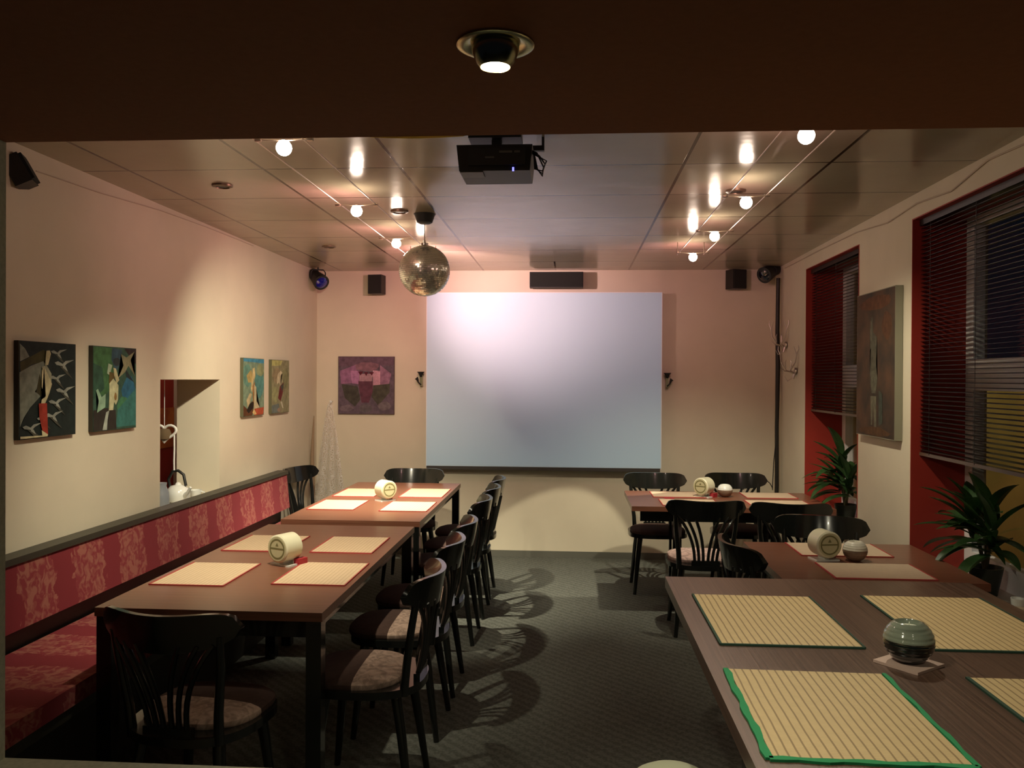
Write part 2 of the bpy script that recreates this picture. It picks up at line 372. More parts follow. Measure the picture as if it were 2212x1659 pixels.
# partition towards the front room: soffit, left jamb, low wall
struct('wall_partition', boxes((-2.7, -1.245, 1.62, 1.785, 0, 2.12), (1.55, 2.2, 1.62, 1.785, 0, 2.12), (-1.245, .28, 1.62, 1.785, 0, .742)), wall_grey)
struct('ceiling_front', boxes((-2.7, 2.2, -1.4, 1.785, 2.1, 2.62)), soffit_brown)
bm = bmesh.new()
prev = None; vs = []
for k in range(25):
    x = -.43+.20*k/24*1.0; dz = .0035*sin(pi*k/24)
    vs.append((bm.verts.new((x, 1.786, 2.104)), bm.verts.new((x, 1.786, 2.100-dz)), bm.verts.new((x, 1.789, 2.104)), bm.verts.new((x, 1.789, 2.100-dz))))
for k in range(24):
    a, b = vs[k], vs[k+1]
    for q in ((0, 1), (1, 3), (3, 2), (2, 0)): bm.faces.new((a[q[0]], a[q[1]], b[q[1]], b[q[0]]))
def thin_strip():
    m, nt, N, L, b = nodes('lit_yellow_edge_strip'); b.inputs['Base Color'].default_value = (.8, .7, .25, 1)  # yellow light along the soffit edge is put into this colour
    tl = N.new('ShaderNodeBsdfTranslucent'); tl.inputs[0].default_value = (.9, .75, .3, 1); mx = N.new('ShaderNodeMixShader'); mx.inputs[0].default_value = .7
    L.new(b.outputs[0], mx.inputs[1]); L.new(tl.outputs[0], mx.inputs[2]); L.new(mx.outputs[0], N['Material Output'].inputs[0]); return m
struct('trim_5', bm, thin_strip())
# outside
struct('ground_outside', boxes((2.3, 9, -2, 12, -.3, -.25)), mat('asphalt', (.05, .05, .05), .9))
struct('wall_outside', boxes((3.0, 3.12, 3, 12.5, -.3, 1.62)), mat('ochre_plaster', (.36, .27, .07), .9, var=.15, scale=3))

# ------------------------------------------------------------------ projection screen
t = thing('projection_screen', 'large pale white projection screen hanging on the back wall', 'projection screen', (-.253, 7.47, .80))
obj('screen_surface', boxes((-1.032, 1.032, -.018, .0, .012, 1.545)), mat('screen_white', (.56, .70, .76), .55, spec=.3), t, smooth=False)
obj('bottom_bar', boxes((-1.03, 1.025, -.022, .004, -.018, .012), bevel=.003), mat('dark_bar', (.05, .045, .04), .5), t)
obj('border', boxes((-1.036, -1.032, -.020, .0, .0, 1.549), (1.032, 1.036, -.020, .0, .0, 1.549), (-1.036, 1.036, -.020, 0, 1.545, 1.549)), white_paint, t)
obj('backing', boxes((-.98, .98, .0, .08, .30, .36), (-.98, .98, .0, .08, 1.2, 1.26)), dark_wood, t)

def wall_clamp(x, label, sgn):
    t = thing('wall_lamp', label, 'wall lamp', (x, YB, 1.58), 0, 'small dark wall lamps beside the screen')
    obj('bracket', boxes((-.012, .012, -.05, 0, -.06, .05), bevel=.003), brass, t)
    bm = bmesh.new(); lathe(bm, [(.008, 0), (.012, .01), (.02, .03), (.034, .045), (.03, .047), (.0, .03)], (0, -.06, .02), 16); obj('shade', bm, black_plastic, t)
    bm = bmesh.new(); tube(bm, [(0, -.05, -.05), (sgn*.02, -.06, -.03), (sgn*.03, -.07, .0), (sgn*.038, -.07, .01)], [.006, .006, .012, .018], 10); obj('arm', bm, black_plastic, t)
wall_clamp(-1.345, 'small dark lamp bracket on the wall at the left edge of the screen', -1)
wall_clamp(.835, 'small dark lamp bracket on the wall at the right edge of the screen', 1)

# ------------------------------------------------------------------ chairs (local: faces +y, origin on the floor)
def seat_outline(hw, yb, yf, n=40):
    pts = []
    for k in range(n):
        a = 2*pi*k/n; c, s = cos(a), sin(a)
        e = 2/3.6 if s > 0 else 2/2.3
        x = hw*math.copysign(abs(c)**(2/2.6), c); y = math.copysign(abs(s)**e, s)
        pts.append((x, y*yf if s > 0 else y*yb))
    return pts

def make_chair(label, group):
    t = thing('bistro_chair', label, 'chair', group=group)
    bm = bmesh.new(); n = 28; rows = []
    for k in range(n+1):
        q = -1+2*k/n; x = .245*q; y = -.272+.095*q*q
        hh = sqrt(max(0.0, 1-abs(q)**7)); zc = .790+.012*q*q; th = .012
        top = zc+.058*hh+.004; bot = zc-(.062-.022*q*q)*hh
        nx, ny = Vector((-.19*q, .245)).normalized() if True else 0
        rows.append([(x+nx*th*.9*0-ny*0, y)]); rows[-1] = []
        for (sy, zz) in ((-th, bot), (-th, zc), (-th*.8, top), (th*.8, top), (th, zc), (th, bot)):
            tilt = -(zz-.79)*.22
            rows[-1].append(bm.verts.new((x, y+sy+tilt, zz)))
    for i in range(n):
        for k in range(6): bm.faces.new((rows[i][k], rows[i][(k+1) % 6], rows[i+1][(k+1) % 6], rows[i+1][k]))
    bm.faces.new(rows[0][::-1]); bm.faces.new(rows[-1]); bev(bm, .004, 2)
    obj('crest_rail', bm, black_lacquer, t)
    for s in (-1, 1):
        bm = bmesh.new(); tube(bm, [(s*.155, -.165, .42), (s*.16, -.175, .52), (s*.178, -.195, .66), (s*.186, -.216, .78)], [.017, .016, .014, .013], 12); obj('back_post', bm, black_lacquer, t)
    bm = bmesh.new()
    for b0, b1 in ((-.066, -.170), (-.040, -.128), (-.014, -.075), (.014, .075), (.040, .128), (.066, .170)):
        pts = []
        for k in range(9):
            q = k/8; x = b0+(b1-b0)*q**2.1; z = .455+.30*q
            pts.append((x, -.198*(1-q)+q*(-.270+1.58*x*x), z))
        tube(bm, pts, .0095, 8)
    vs = bx(bm, -.085, .085, -.212, -.188, .440, .475)
    obj('fan_splat', bm, black_lacquer, t)
    bm = bmesh.new(); extrude_outline(bm, seat_outline(.218, .225, .215), .418, .447); bev(bm, .007, 3); obj('seat_frame', bm, black_lacquer, t)
    bm = bmesh.new(); extrude_outline(bm, [(x, y+.025) for x, y in seat_outline(.203, .175, .20)], .447, .472, dome=.016); obj('cushion', bm, cush_band, t)
    for sx in (-1, 1):
        for y0, y1 in ((-.13, -.195), (.13, .175)):
            bm = bmesh.new(); tube(bm, [(sx*.135, y0, .425), (sx*.150, y0+(y1-y0)*.35, .30), (sx*.178, y1, .0)], [.021, .019, .0125], 12); obj('leg', bm, black_lacquer, t)
    return t
D = math.radians
ROW = 'chairs along the aisle side of the left tables'
specs = [
 ((-.775, 3.23), 90, 'black bistro chair nearest the camera in the aisle row, pale band on its seat', ROW, cush_band),
 ((-.775, 3.835), 90, 'second black bistro chair of the aisle row, pale band on its seat', ROW, cush_band),
 ((-.775, 4.35), 90, 'third black bistro chair of the aisle row, at the near left table', ROW, cush_band),
 ((-.775, 5.17), 90, 'fourth black bistro chair of the aisle row, first one at the far left table', ROW, cush_plain),
 ((-.770, 5.73), 90, 'fifth black bistro chair of the aisle row, last but one from the screen', ROW, cush_plain),
 ((-.775, 6.23), 90, 'black bistro chair of the aisle row closest to the back wall', ROW, cush_plain),
 ((-1.243, 2.80), -8, 'black bistro chair at the head of the near left table, back to the camera', None, cush_band),
 ((-1.26, 6.56), 180, 'black bistro chair at the far end of the left tables, facing the camera', None, cush_plain),
 ((-2.02, 6.74), -104, 'black bistro chair in the left corner behind the end of the red bench', None, cush_plain),
 ((.65, 6.47), 180, 'black bistro chair behind the far right table, left of the pair', 'chairs at the far right table', cush_plain),
 ((1.28, 6.54), 180, 'black bistro chair behind the far right table, right of the pair', 'chairs at the far right table', cush_plain),
 ((.825, 5.46), 0, 'black bistro chair with pink patterned seat, back turned, at the far right table', 'chairs at the far right table', cush_pink),
 ((1.335, 5.40), -4, 'black bistro chair, back turned, at the far right table nearer the windows', 'chairs at the far right table', cush_plain),
 ((1.29, 4.44), 168, 'black bistro chair behind the low right table, facing the camera beside the wall pier', None, cush_plain),
 ((.975, 3.95), -82, 'black bistro chair tucked against the left side of the low right table', None, cush_plain)]
first = make_chair(specs[0][2], ROW)
for i, ((x, y), a, lab, grp, cm) in enumerate(specs):
    if i == 0:
        c = first; c.location = (x, y, 0); c.rotation_euler = (0, 0, D(a))
    else:
        c = dup(first, (x, y, 0), D(a), lab)
        if grp: c['group'] = grp
        elif 'group' in c: del c['group']
        if cm is not cush_band:
            for ch in c.children:
                if ch.name.startswith('cushion'):
                    ch.material_slots[0].link = 'OBJECT'; ch.material_slots[0].material = cm

# ------------------------------------------------------------------ tables
def table(label, x0, x1, y0, y1, z, m, group=None, th=.032, legw=.055, inset=.005, iy=None):
    iy = inset if iy is None else iy
    cx, cy = (x0+x1)/2, (y0+y1)/2
    t = thing('dining_table', label, 'table', (cx, cy, 0), 0, group)
    a, b = (x1-x0)/2, (y1-y0)/2
    obj('tabletop', boxes((-a, a, -b, b, z-th, z), bevel=.003), m, t)
    i = .06
    obj('apron', boxes((-a+i, a-i, -b+i, -b+i+.02, z-th-.075, z-th), (-a+i, a-i, b-i-.02, b-i, z-th-.075, z-th),
        (-a+i, -a+i+.02, -b+i+.02, b-i-.02, z-th-.075, z-th), (a-i-.02, a-i, -b+i+.02, b-i-.02, z-th-.075, z-th)), black_lacquer, t, smooth=False)
    for sx in (-1, 1):
        for sy in (-1, 1):
            px, py = sx*(a-inset-legw/2), sy*(b-iy-legw/2)
            obj('leg', boxes((px-legw/2, px+legw/2, py-legw/2, py+legw/2, 0, z-th), bevel=.004), black_lacquer, t)
    return t
table('long brown table nearest the camera on the left, by the red bench', -1.72, -.88, 2.95, 4.72, .75, table_wood, 'long tables by the bench')
table('long brown table further back on the left, below the purple picture', -1.71, -.88, 4.89, 6.71, .75, table_wood, 'long tables by the bench')
table('brown table at the back right beside the far window', .40, 1.72, 5.63, 6.42, .75, table_wood, legw=.06, inset=.30, iy=.26)
table('low brown table behind the big near right table, against the wall pier', .89, 1.73, 3.62, 4.455, .75, table_wood, inset=.02)
NZ = .96
k9 = .625/.645
table('large tall dark-grained table in the right foreground with green edged mats', .30, 1.235, 1.30, 2.72, NZ, near_wood, th=.034, legw=.06, inset=.22, iy=.12)

def placemat(x0, x1, y0, y1, z, m, bcol, label, group, bw=.006, rz=0, wob=0, sides='lrb'):
    cx, cy = (x0+x1)/2, (y0+y1)/2; a, b = (x1-x0)/2, (y1-y0)/2
    t = thing('placemat', label, 'placemat', (cx, cy, z), rz, group)
    obj('woven_bamboo', boxes((-a+bw*.5, a-bw*.5, -b+bw*.5, b-.001, 0, .003)), m, t, smooth=False)
    bm = bmesh.new()
    def strip(p0, p1, wd):
        n = 14; d = (Vector(p1)-Vector(p0)); L_ = d.length; d.normalize(); nr = Vector((-d.y, d.x)); pr = None
        for k in range(n+1):
            c = Vector(p0)+d*(L_*k/n); e = wob*sin(k*1.3)*(1 if 0 < k < n else 0); w2 = wd/2*(1+ (.25*sin(k*2.1) if wob else 0))
            q = [bm.verts.new((c.x+nr.x*(s*w2+e), c.y+nr.y*(s*w2+e), zz)) for s, zz in ((-1, 0), (-1, .0045), (1, .0045), (1, 0))]
            if pr:
                for j in range(4): bm.faces.new((pr[j], pr[(j+1) % 4], q[(j+1) % 4], q[j]))
            else: bm.faces.new(q)
            pr = q
        bm.faces.new(pr[::-1])
    if 'l' in sides: strip((-a, -b), (-a, b), bw)
    if 'r' in sides: strip((a, -b), (a, b), bw*.7)
    if 'b' in sides: strip((-a, -b), (a, -b), bw)
    if 't' in sides: strip((-a, b), (a, b), bw*.5)
    obj('border', bm, mat('border_'+bcol[0], bcol[1], .8), t, smooth=False)
    return t
GREEN = ('bright_green', (.01, .24, .085)); DG = ('dark_green', (.015, .05, .03)); RD = ('red', (.42, .05, .05))
G1, G2, G3 = 'placemats on the near left table', 'placemats on the far left table', 'placemats on the far right table'
G4 = 'placemats on the tall right table'
for x0, x1, y0, y1, r_, lab in (
 (-1.69, -1.385, 3.29, 3.70, 0, 'pale bamboo placemat on the near left table, closest to the bench and the camera'),
 (-1.205, -.905, 3.34, 3.75, 0, 'pale bamboo placemat on the near left table, front one beside the aisle'),
 (-1.68, -1.37, 3.97, 4.37, 0, 'pale bamboo placemat behind the coaster drum on the near left table, bench side'),
 (-1.245, -.945, 3.97, 4.37, 0, 'pale bamboo placemat at the back of the near left table, aisle side')):
    placemat(x0, x1, y0, y1, .7502, bamboo_far, RD, lab, G1)
for x0, x1, y0, y1, lab in (
 (-1.675, -1.375, 5.27, 5.69, 'bright bamboo placemat on the far left table, front one on the bench side'),
 (-1.205, -.905, 5.25, 5.66, 'bright bamboo placemat on the far left table, front one beside the aisle'),
 (-1.68, -1.385, 5.87, 6.29, 'bright bamboo placemat behind the coaster drum on the far left table'),
 (-1.21, -.905, 5.88, 6.34, 'brightly lit bamboo placemat on the far left table, back one beside the aisle')):
    placemat(x0, x1, y0, y1, .7502, bamboo_far, RD, lab, G2)
for x0, x1, y0, y1, lab in (
 (.585, .96, 6.08, 6.37, 'bamboo placemat at the back of the far right table, left of the coaster drum'),
 (1.245, 1.60, 6.10, 6.39, 'bamboo placemat at the back of the far right table, right of the white candle ball'),
 (.61, .99, 5.68, 5.98, 'bamboo placemat at the front left of the far right table'),
 (1.20, 1.60, 5.69, 5.99, 'bamboo placemat at the front right of the far right table')):
    placemat(x0, x1, y0, y1, .7502, bamboo_x, RD, lab, G3)
placemat(1.10, 1.525, 4.12, 4.44, .7502, bamboo_x, RD, 'bamboo placemat on the low right table behind the coaster drum', 'placemats on the low right table')
placemat(1.118, 1.535, 3.66, 3.965, .7502, bamboo_x, RD, 'bamboo placemat on the low right table in front of the coaster drum', 'placemats on the low right table')
def S(x0, x1, y0, y1): return x0*k9, x1*k9, y0*k9, y1*k9
placemat(*S(.342, .683, 1.46, 1.91), NZ+.0002, bamboo_y, GREEN, 'large bamboo placemat with bright green edging nearest the camera', G4, bw=.013, wob=.0018, rz=D(-.8))
placemat(*S(.366, .708, 2.09, 2.57), NZ+.0002, bamboo_y, DG, 'bamboo placemat with thin dark green edge at the far left of the tall table', G4, bw=.006)
placemat(*S(.868, 1.21, 2.09, 2.60), NZ+.0002, bamboo_y, DG, 'bamboo placemat behind the dark candle bowl on the tall table', G4, bw=.006)
placemat(*S(.86, 1.20, 1.44, 1.90), NZ+.0002, bamboo_y, DG, 'bamboo placemat cut off by the right edge, in front of the dark candle bowl', G4, bw=.008)

# ------------------------------------------------------------------ table-top things
def drum(x, y, rz, label):
    t = thing('coaster_holder', label, 'coaster holder', (x, y, .75), D(rz), 'round coaster holders on the tables')
    cream = mat('cream_plastic', (.66, .64, .47), .35, coat=.2); ink = mat('olive_print', (.16, .15, .06), .5); disc = mat('printed_face', (.50, .48, .30), .5)
    obj('stand', boxes((-.058, .058, -.032, .050, 0, .007), (-.012, .012, -.02, .04, .007, .018), bevel=.003), white_ceramic, t)
    bm = bmesh.new(); lathe(bm, [(.056, -.045), (.062, -.040), (.062, .048), (.056, .055)], (0, 0, .078), 40, 'y'); obj('drum', bm, cream, t)
    bm = bmesh.new(); lathe(bm, [(.053, -.0462), (.053, -.0452)], (0, 0, .078), 40, 'y')
    def ring(r0, r1, y, mi):
        n = 40; q = []
        for k in range(n):
            a = 2*pi*k/n; q.append((bm.verts.new((r0*cos(a), y, .078+r0*sin(a))), bm.verts.new((r1*cos(a), y, .078+r1*sin(a)))))
        for k in range(n):
            fc = bm.faces.new((q[k][0], q[k][1], q[(k+1) % n][1], q[(k+1) % n][0])); fc.material_index = mi
    ring(.038, .045, -.0468, 1)
    fs = []
    vsx = [bm.verts.new(p) for p in ((-.038, -.0468, .076), (.038, -.0468, .076), (.038, -.0468, .083), (-.038, -.0468, .083))]; bm.faces.new(vsx).material_index = 1
    vsx = [bm.verts.new(p) for p in ((-.009, -.0468, .090), (.009, -.0468, .090), (0, -.0468, .106))]; bm.faces.new(vsx).material_index = 1
    obj('printed_label', bm, [disc, ink], t, smooth=False)
    obj('red_coasters', boxes((.036, .066, .02, .075, .0, .028), bevel=.002), mat('red_card', (.35, .02, .03), .6), t)
    return t
drum(-1.275, 3.70, -26, 'round cream coaster holder with circular emblem on the near left table')
drum(-1.262, 5.71, 44, 'round cream coaster holder on the brightly lit far left table')
drum(.945, 6.13, -40, 'small round cream coaster holder on the far right table')
drum(1.18, 4.035, 12, 'round cream coaster holder beside the pale candle ball on the low right table')

def candle_ball(x, y, z, R, mats, label, coaster=None, seg=40):
    t = thing('candle_holder', label, 'candle holder', (x, y, z), 0, 'ball candle holders')
    n = 60; top = []; bot = []
    zc = R*.92
    prof = []
    for k in range(n+1):
        a = -pi/2*.78+(pi/2*.78+pi/2*.60)*k/n
        rr = R*cos(a)*(1+.010*sin(k*1.05)); zz = zc+R*.93*sin(a); prof.append((rr, zz))
    z0 = prof[0][1]; prof = [(a, b-z0) for a, b in prof]
    cut = int(n*.60)
    bm = bmesh.new(); lathe(bm, prof[:cut+1], seg=seg); obj('dark_base', bm, mats[0], t)
    rim = prof[-1]
    bm = bmesh.new(); lathe(bm, prof[cut:]+[(rim[0]-.004, rim[1]+.001), (rim[0]-.008, rim[1]-.006), (rim[0]-.008, rim[1]-.02)], seg=seg)
    obj('glazed_top', bm, mats[1], t)
    bm = bmesh.new(); lathe(bm, [(rim[0]-.009, rim[1]-.03), (rim[0]-.009, rim[1]-.009), (.0, rim[1]-.007)], seg=24)
    tube(bm, [(0, 0, rim[1]-.008), (0.001, 0, rim[1]+.001)], .001, 6)
    obj('candle', bm, mat('white_wax', (.75, .78, .65), .4), t)
    return t
glz = mat('grey_green_glaze', (.19, .225, .175), .12, coat=.5, var=.35, scale=6, stretch=(1, 1, 14))
blk = mat('black_glaze', (.008, .012, .011), .08, coat=.5)
pale = mat('pale_glaze', (.66, .64, .55), .25, coat=.3); brn = mat('brown_glaze', (.20, .13, .09), .3, var=.3, scale=12)
candle_ball(.769*k9, 1.985*k9, NZ+.0065, .0535, (blk, glz), 'grey-green and black glazed candle ball on the tall table in the foreground')
candle_ball(1.318, 4.035, .75, .055, (brn, pale), 'pale glazed candle ball on the low right table')
candle_ball(1.10, 6.16, .75, .054, (brn, white_ceramic), 'small white candle ball on the far right table')
bm = boxes((-.052, .052, -.052, .052, 0, .006), bevel=.001)
tag(obj('paper_coaster', bm, mat('pinkish_card', (.52, .38, .32), .7), loc=(.769*k9, 1.985*k9, NZ+.0003), rot=(0, 0, D(38))), 'square pinkish coaster under the dark candle ball in the foreground', 'coaster')
tag(obj('paper_coaster', boxes((-.035, .035, -.03, .03, 0, .003)), MC['red_card'], loc=(.69, 6.04, .7502)), 'small red card lying on the far right table', 'coaster')

# pale rounded lamp top on the low wall in front of the camera
t = thing('round_vase', 'pale rounded vase top at the bottom edge, on the low partition wall', 'vase', (.205, 1.70, .742))
bm = bmesh.new(); lathe(bm, [(.03, 0), (.06, .012), (.080, .035), (.078, .050), (.060, .060), (.03, .064), (0.0, .065)], seg=32)
obj('body', bm, mat('pale_green_glaze', (.36, .38, .26), .6), t)

# ------------------------------------------------------------------ banquette
t = thing('banquette', 'long red patterned upholstered bench along the left wall', 'bench', (0, 0, 0))
Y0, Y1 = 1.95, 6.47
bm = boxes((XL+.02, -2.205, Y0, Y1+.01, .835, .862), bevel=.008); obj('top_rail', bm, dark_wood, t)
bm = boxes((XL+.02, -2.26, Y0, Y1, .30, .835)); obj('back_panel', bm, dark_wood, t, smooth=False)
bm = bmesh.new(); bx(bm, -2.262, -2.19, Y0, Y1, .575, .832)
for v in bm.verts:
    if v.co.x > -2.2 and v.co.z > .7: v.co.x = -2.215
bev(bm, .014, 4); obj('back_cushion', bm, fabric_bench, t)
bm = boxes((-2.24, -1.775, Y0, Y1, .405, .475), bevel=.028); obj('seat_cushion', bm, fabric_bench, t)
bm = boxes((-2.25, -1.785, Y0, Y1, .36, .405), bevel=.006); obj('seat_board', bm, dark_wood, t)
bm = boxes((-2.22, -1.86, Y0, Y1-.02, 0, .36)); obj('plinth', bm, mat('bench_plinth', (.02, .018, .014), .6), t, smooth=False)

# ------------------------------------------------------------------ pictures
def colmat(c, i=0):
    nm = 'paint_%02x%02x%02x' % tuple(int(255*x) for x in c)
    return mat(nm, c, .7, var=.28, scale=28, spec=.2)

def picture(label, origin, ux, w_, h_, thick, base, edge, shapes, group=None, noise=None):
    """origin: top-left of the front face; ux: unit vector to the right; front normal = ux x z"""
    ux = Vector(ux).normalized(); nrm = ux.cross(Vector((0, 0, 1)))
    o = Vector(origin); t = thing('painting', label, 'painting', tuple(o+ux*w_/2-Vector((0, 0, h_))-nrm*thick), 0, group)
    base_o = Vector(t.location)
    bm = bmesh.new()
    def P(u_, v_, d): return tuple(o-base_o+ux*(u_*w_)-Vector((0, 0, v_*h_))+nrm*d)
    f8 = [bm.verts.new(P(a, b, d)) for d in (-thick, 0) for b in (0, 1) for a in (0, 1)]
    for q in ((0, 1, 3, 2), (0, 4, 5, 1), (2, 3, 7, 6), (0, 2, 6, 4), (1, 5, 7, 3), (4, 6, 7, 5)): bm.faces.new([f8[i] for i in q])
    obj('canvas', bm, edge, t, smooth=False)
    bm = bmesh.new(); mats = [base]
    bm.faces.new([bm.verts.new(P(a, b, .0006)) for a, b in ((.005, .005), (.995, .005), (.995, .995), (.005, .995))])
    for i, (c, pts) in enumerate(shapes):
        mm = colmat(c)
        if mm not in mats: mats.append(mm)
        fc = bm.faces.new([bm.verts.new(P(min(max(a, .01), .99), min(max(b, .01), .99), .001+.00012*i)) for a, b in pts]); fc.material_index = mats.index(mm)
    bmesh.ops.triangulate(bm, faces=[f for f in bm.faces if len(f.verts) > 4])
    me = bpy.data.meshes.new('painted_image'); bm.to_mesh(me); bm.free()
    for q in mats: me.materials.append(q)
    po = bpy.data.objects.new('painted_image', me); COL.objects.link(po); po.parent = t
    return t
def blob(cx, cy, rx, ry, n=10, rot=0, jit=.12):
    rnd = random.Random(int(cx*1000)+int(cy*77777)+n)
    out = []
    for k in range(n):
        a = 2*pi*k/n; q = 1+rnd.uniform(-jit, jit); x, y = rx*cos(a)*q, ry*sin(a)*q
        out.append((cx+x*cos(rot)-y*sin(rot), cy+x*sin(rot)+y*cos(rot)))
    return out
def bird(x, y, s=1):
    W = (.26, .28, .24); Dk = (.06, .06, .045)
    return [(Dk, [(x, y+.02*s), (x+.12*s, y+.05*s), (x+.26*s, y+.17*s), (x+.14*s, y+.11*s)]),
            (W, [(x-.08*s, y-.01*s), (x-.02*s, y-.025*s), (x+.07*s, y+.005*s), (x+.10*s, y+.03*s), (x-.05*s, y+.015*s)]),
            (W, [(x+.05*s, y+.01*s), (x+.12*s, y-.03*s), (x+.28*s, y-.045*s), (x+.14*s, y+.0*s), (x+.09*s, y+.035*s)]),
            (W, [(x+.06*s, y+.01*s), (x+.12*s, y+.03*s), (x+.16*s, y+.085*s), (x+.07*s, y+.045*s)])]
CR = (.50, .46, .28); OL = (.055, .052, .015); GY = (.20, .225, .185)
sh = [(OL, [(.02, .22), (.16, .17), (.40, .08), (.48, .1), (.42, .2), (.2, .24), (.03, .32)]), (GY, [(.015, .03), (.10, .08), (.17, .16), (.02, .21)]),
      (GY, [(.01, .32), (.2, .25), (.40, .20), (.50, .28), (.5, .42), (.33, .44), (.26, .52), (.33, .54), (.35, .57), (.18, .68), (.08, .78), (.02, .87)]),
      ((.05, .045, .02), [(.34, .33), (.38, .45), (.36, .5), (.41, .55), (.36, .57), (.28, .52)])]
for bxx, byy, bs in ((.60, .10, .8), (.68, .22, 1), (.58, .37, .8), (.70, .51, 1), (.56, .63, .9), (.50, .77, .9), (.34, .80, .7), (.12, .88, .9)): sh += bird(bxx, byy, bs)
sh += [(CR, [(.44, .09), (.50, .085), (.52, .12), (.47, .24), (.42, .24), (.43, .15)]), ((.30, .31, .22), [(.36, .26), (.44, .24), (.53, .33), (.53, .42), (.42, .36)]),
       (CR, [(.36, .30), (.40, .26), (.47, .34), (.54, .44), (.49, .54), (.45, .60), (.42, .64), (.35, .64), (.36, .60), (.43, .57), (.36, .47)]),
       ((.30, .035, .02), [(.31, .64), (.45, .64), (.46, .80), (.47, .97), (.37, .92), (.32, .78)]),
       (CR, [(.36, .92), (.47, .97), (.46, .99), (.01, .99), (.01, .965), (.37, .975)])]
LE = mat('dark_canvas_edge', (.03, .025, .015), .8)
LG = 'square paintings on the left wall'
UY = (0, 1, 0)
P0 = XL+.022
picture('square dark painting of a figure in a red skirt among white birds', (P0, 3.36, 1.735), UY, .405, .415, .02, colmat((.012, .020, .018)), LE, sh, LG)
sh2 = [((.05, .13, .05), [(.01, .01), (.45, .01), (.45, .45), (.25, .6), (.01, .5)]), ((.03, .08, .05), [(.01, .2), (.2, .25), (.25, .5), (.01, .62)]),
       ((.035, .075, .10), [(.42, .01), (.65, .03), (.62, .2), (.5, .3), (.4, .15)]), ((.03, .02, .02), [(.7, .01), (.99, .01), (.99, .2), (.85, .12)]),
       ((.025, .12, .20), blob(.82, .52, .17, .16)), ((.05, .17, .08), blob(.70, .72, .17, .12)), ((.04, .16, .14), [(.55, .76), (.99, .5), (.99, .97), (.5, .97)]),
       ((.03, .025, .02), [(.01, .75), (.3, .73), (.5, .76), (.52, .99), (.01, .99)]), ((.02, .03, .03), [(.72, .25), (.97, .45), (.92, .42), (.75, .36)]),
       ((.22, .21, .12), [(.62, .08), (.75, .12), (.95, .04), (.85, .15), (.96, .35), (.80, .22), (.72, .3), (.55, .38), (.68, .22)]),
       ((.03, .04, .04), blob(.52, .18, .08, .05)), ((.32, .40, .28), [(.33, .2), (.42, .22), (.36, .34), (.3, .32)]),
       ((.10, .07, .02), [(.35, .3), (.5, .32), (.42, .46), (.34, .44)]), ((.46, .43, .24), [(.44, .25), (.5, .26), (.58, .4), (.52, .44), (.46, .34)]),
       ((.50, .50, .30), [(.35, .44), (.44, .38), (.56, .46), (.55, .64), (.50, .70), (.46, .66), (.44, .76), (.34, .76), (.35, .6)]),
       ((.28, .16, .05), blob(.49, .6, .03, .05)), ((.24, .38, .26), [(.06, .52), (.1, .5), (.18, .6), (.27, .56), (.26, .72), (.08, .78), (.12, .64)]),
       ((.34, .38, .32), [(.28, .78), (.35, .76), (.31, .88), (.3, .99), (.2, .99), (.24, .88)])]
picture('square green and blue painting of a pale figure, second from the left', (P0, 3.905, 1.735), UY, .405, .415, .02, colmat((.04, .09, .06)), LE, sh2, LG)
sh3 = [((.05, .22, .33), [(.01, .01), (.99, .01), (.99, .08), (.01, .06)]), ((.10, .22, .17), blob(.2, .3, .2, .22)), ((.08, .22, .20), blob(.75, .45, .22, .25)), ((.22, .26, .13), blob(.8, .2, .17, .12)),
       ((.36, .28, .10), [(.15, .3), (.35, .2), (.45, .3), (.4, .42), (.22, .42)]), ((.55, .45, .22), [(.42, .18), (.52, .16), (.55, .3), (.45, .45), (.4, .6), (.35, .52), (.42, .3)]),
       ((.28, .15, .05), [(.42, .48), (.55, .4), (.52, .75), (.46, .8)]), ((.42, .36, .20), [(.15, .72), (.3, .6), (.4, .62), (.3, .78), (.2, .85)]),
       ((.46, .42, .26), [(.5, .45), (.6, .5), (.62, .75), (.78, .86), (.5, .88)]), ((.10, .04, .015), [(.01, .80), (.2, .88), (.4, .74), (.5, .78), (.42, .99), (.01, .99)]),
       ((.015, .01, .005), [(.15, .9), (.3, .78), (.48, .75), (.46, .86), (.25, .95)]), ((.38, .08, .035), [(.5, .88), (.98, .86), (.95, .99), (.5, .99)]), ((.62, .46, .2), [(.42, .94), (.5, .88), (.62, .97), (.5, .98)])]
picture('square painting with blue top and reclining ochre figure, right of the hatch', (P0, 5.765, 1.725), UY, .405, .415, .02, colmat((.17, .25, .17)), mat('olive_canvas_edge', (.10, .10, .05), .8), sh3, LG)
sh4 = [((.38, .38, .14), [(.01, .01), (.6, .01), (.5, .1), (.01, .12)]), ((.26, .21, .12), blob(.3, .3, .25, .15)), ((.20, .20, .10), blob(.75, .35, .22, .2)), ((.28, .29, .14), blob(.2, .65, .2, .16)),
       ((.48, .43, .28), [(.35, .26), (.5, .2), (.6, .24), (.5, .3), (.62, .4), (.5, .5), (.4, .42), (.3, .46), (.28, .36)]), ((.14, .03, .03), [(.45, .5), (.68, .42), (.64, .6), (.5, .78), (.36, .72)]),
       ((.06, .07, .06), [(.5, .5), (.68, .44), (.6, .6)]), ((.50, .48, .36), [(.5, .8), (.58, .78), (.66, .92), (.58, .9)]), ((.13, .16, .15), [(.01, .85), (.4, .82), (.45, .99), (.01, .99)]), ((.28, .20, .14), blob(.4, .94, .1, .04))]
picture('square pale olive painting with small red and white figure, nearest the corner', (P0, 6.325, 1.725), UY, .405, .415, .02, colmat((.24, .23, .13)), MC['olive_canvas_edge'], sh4, LG)
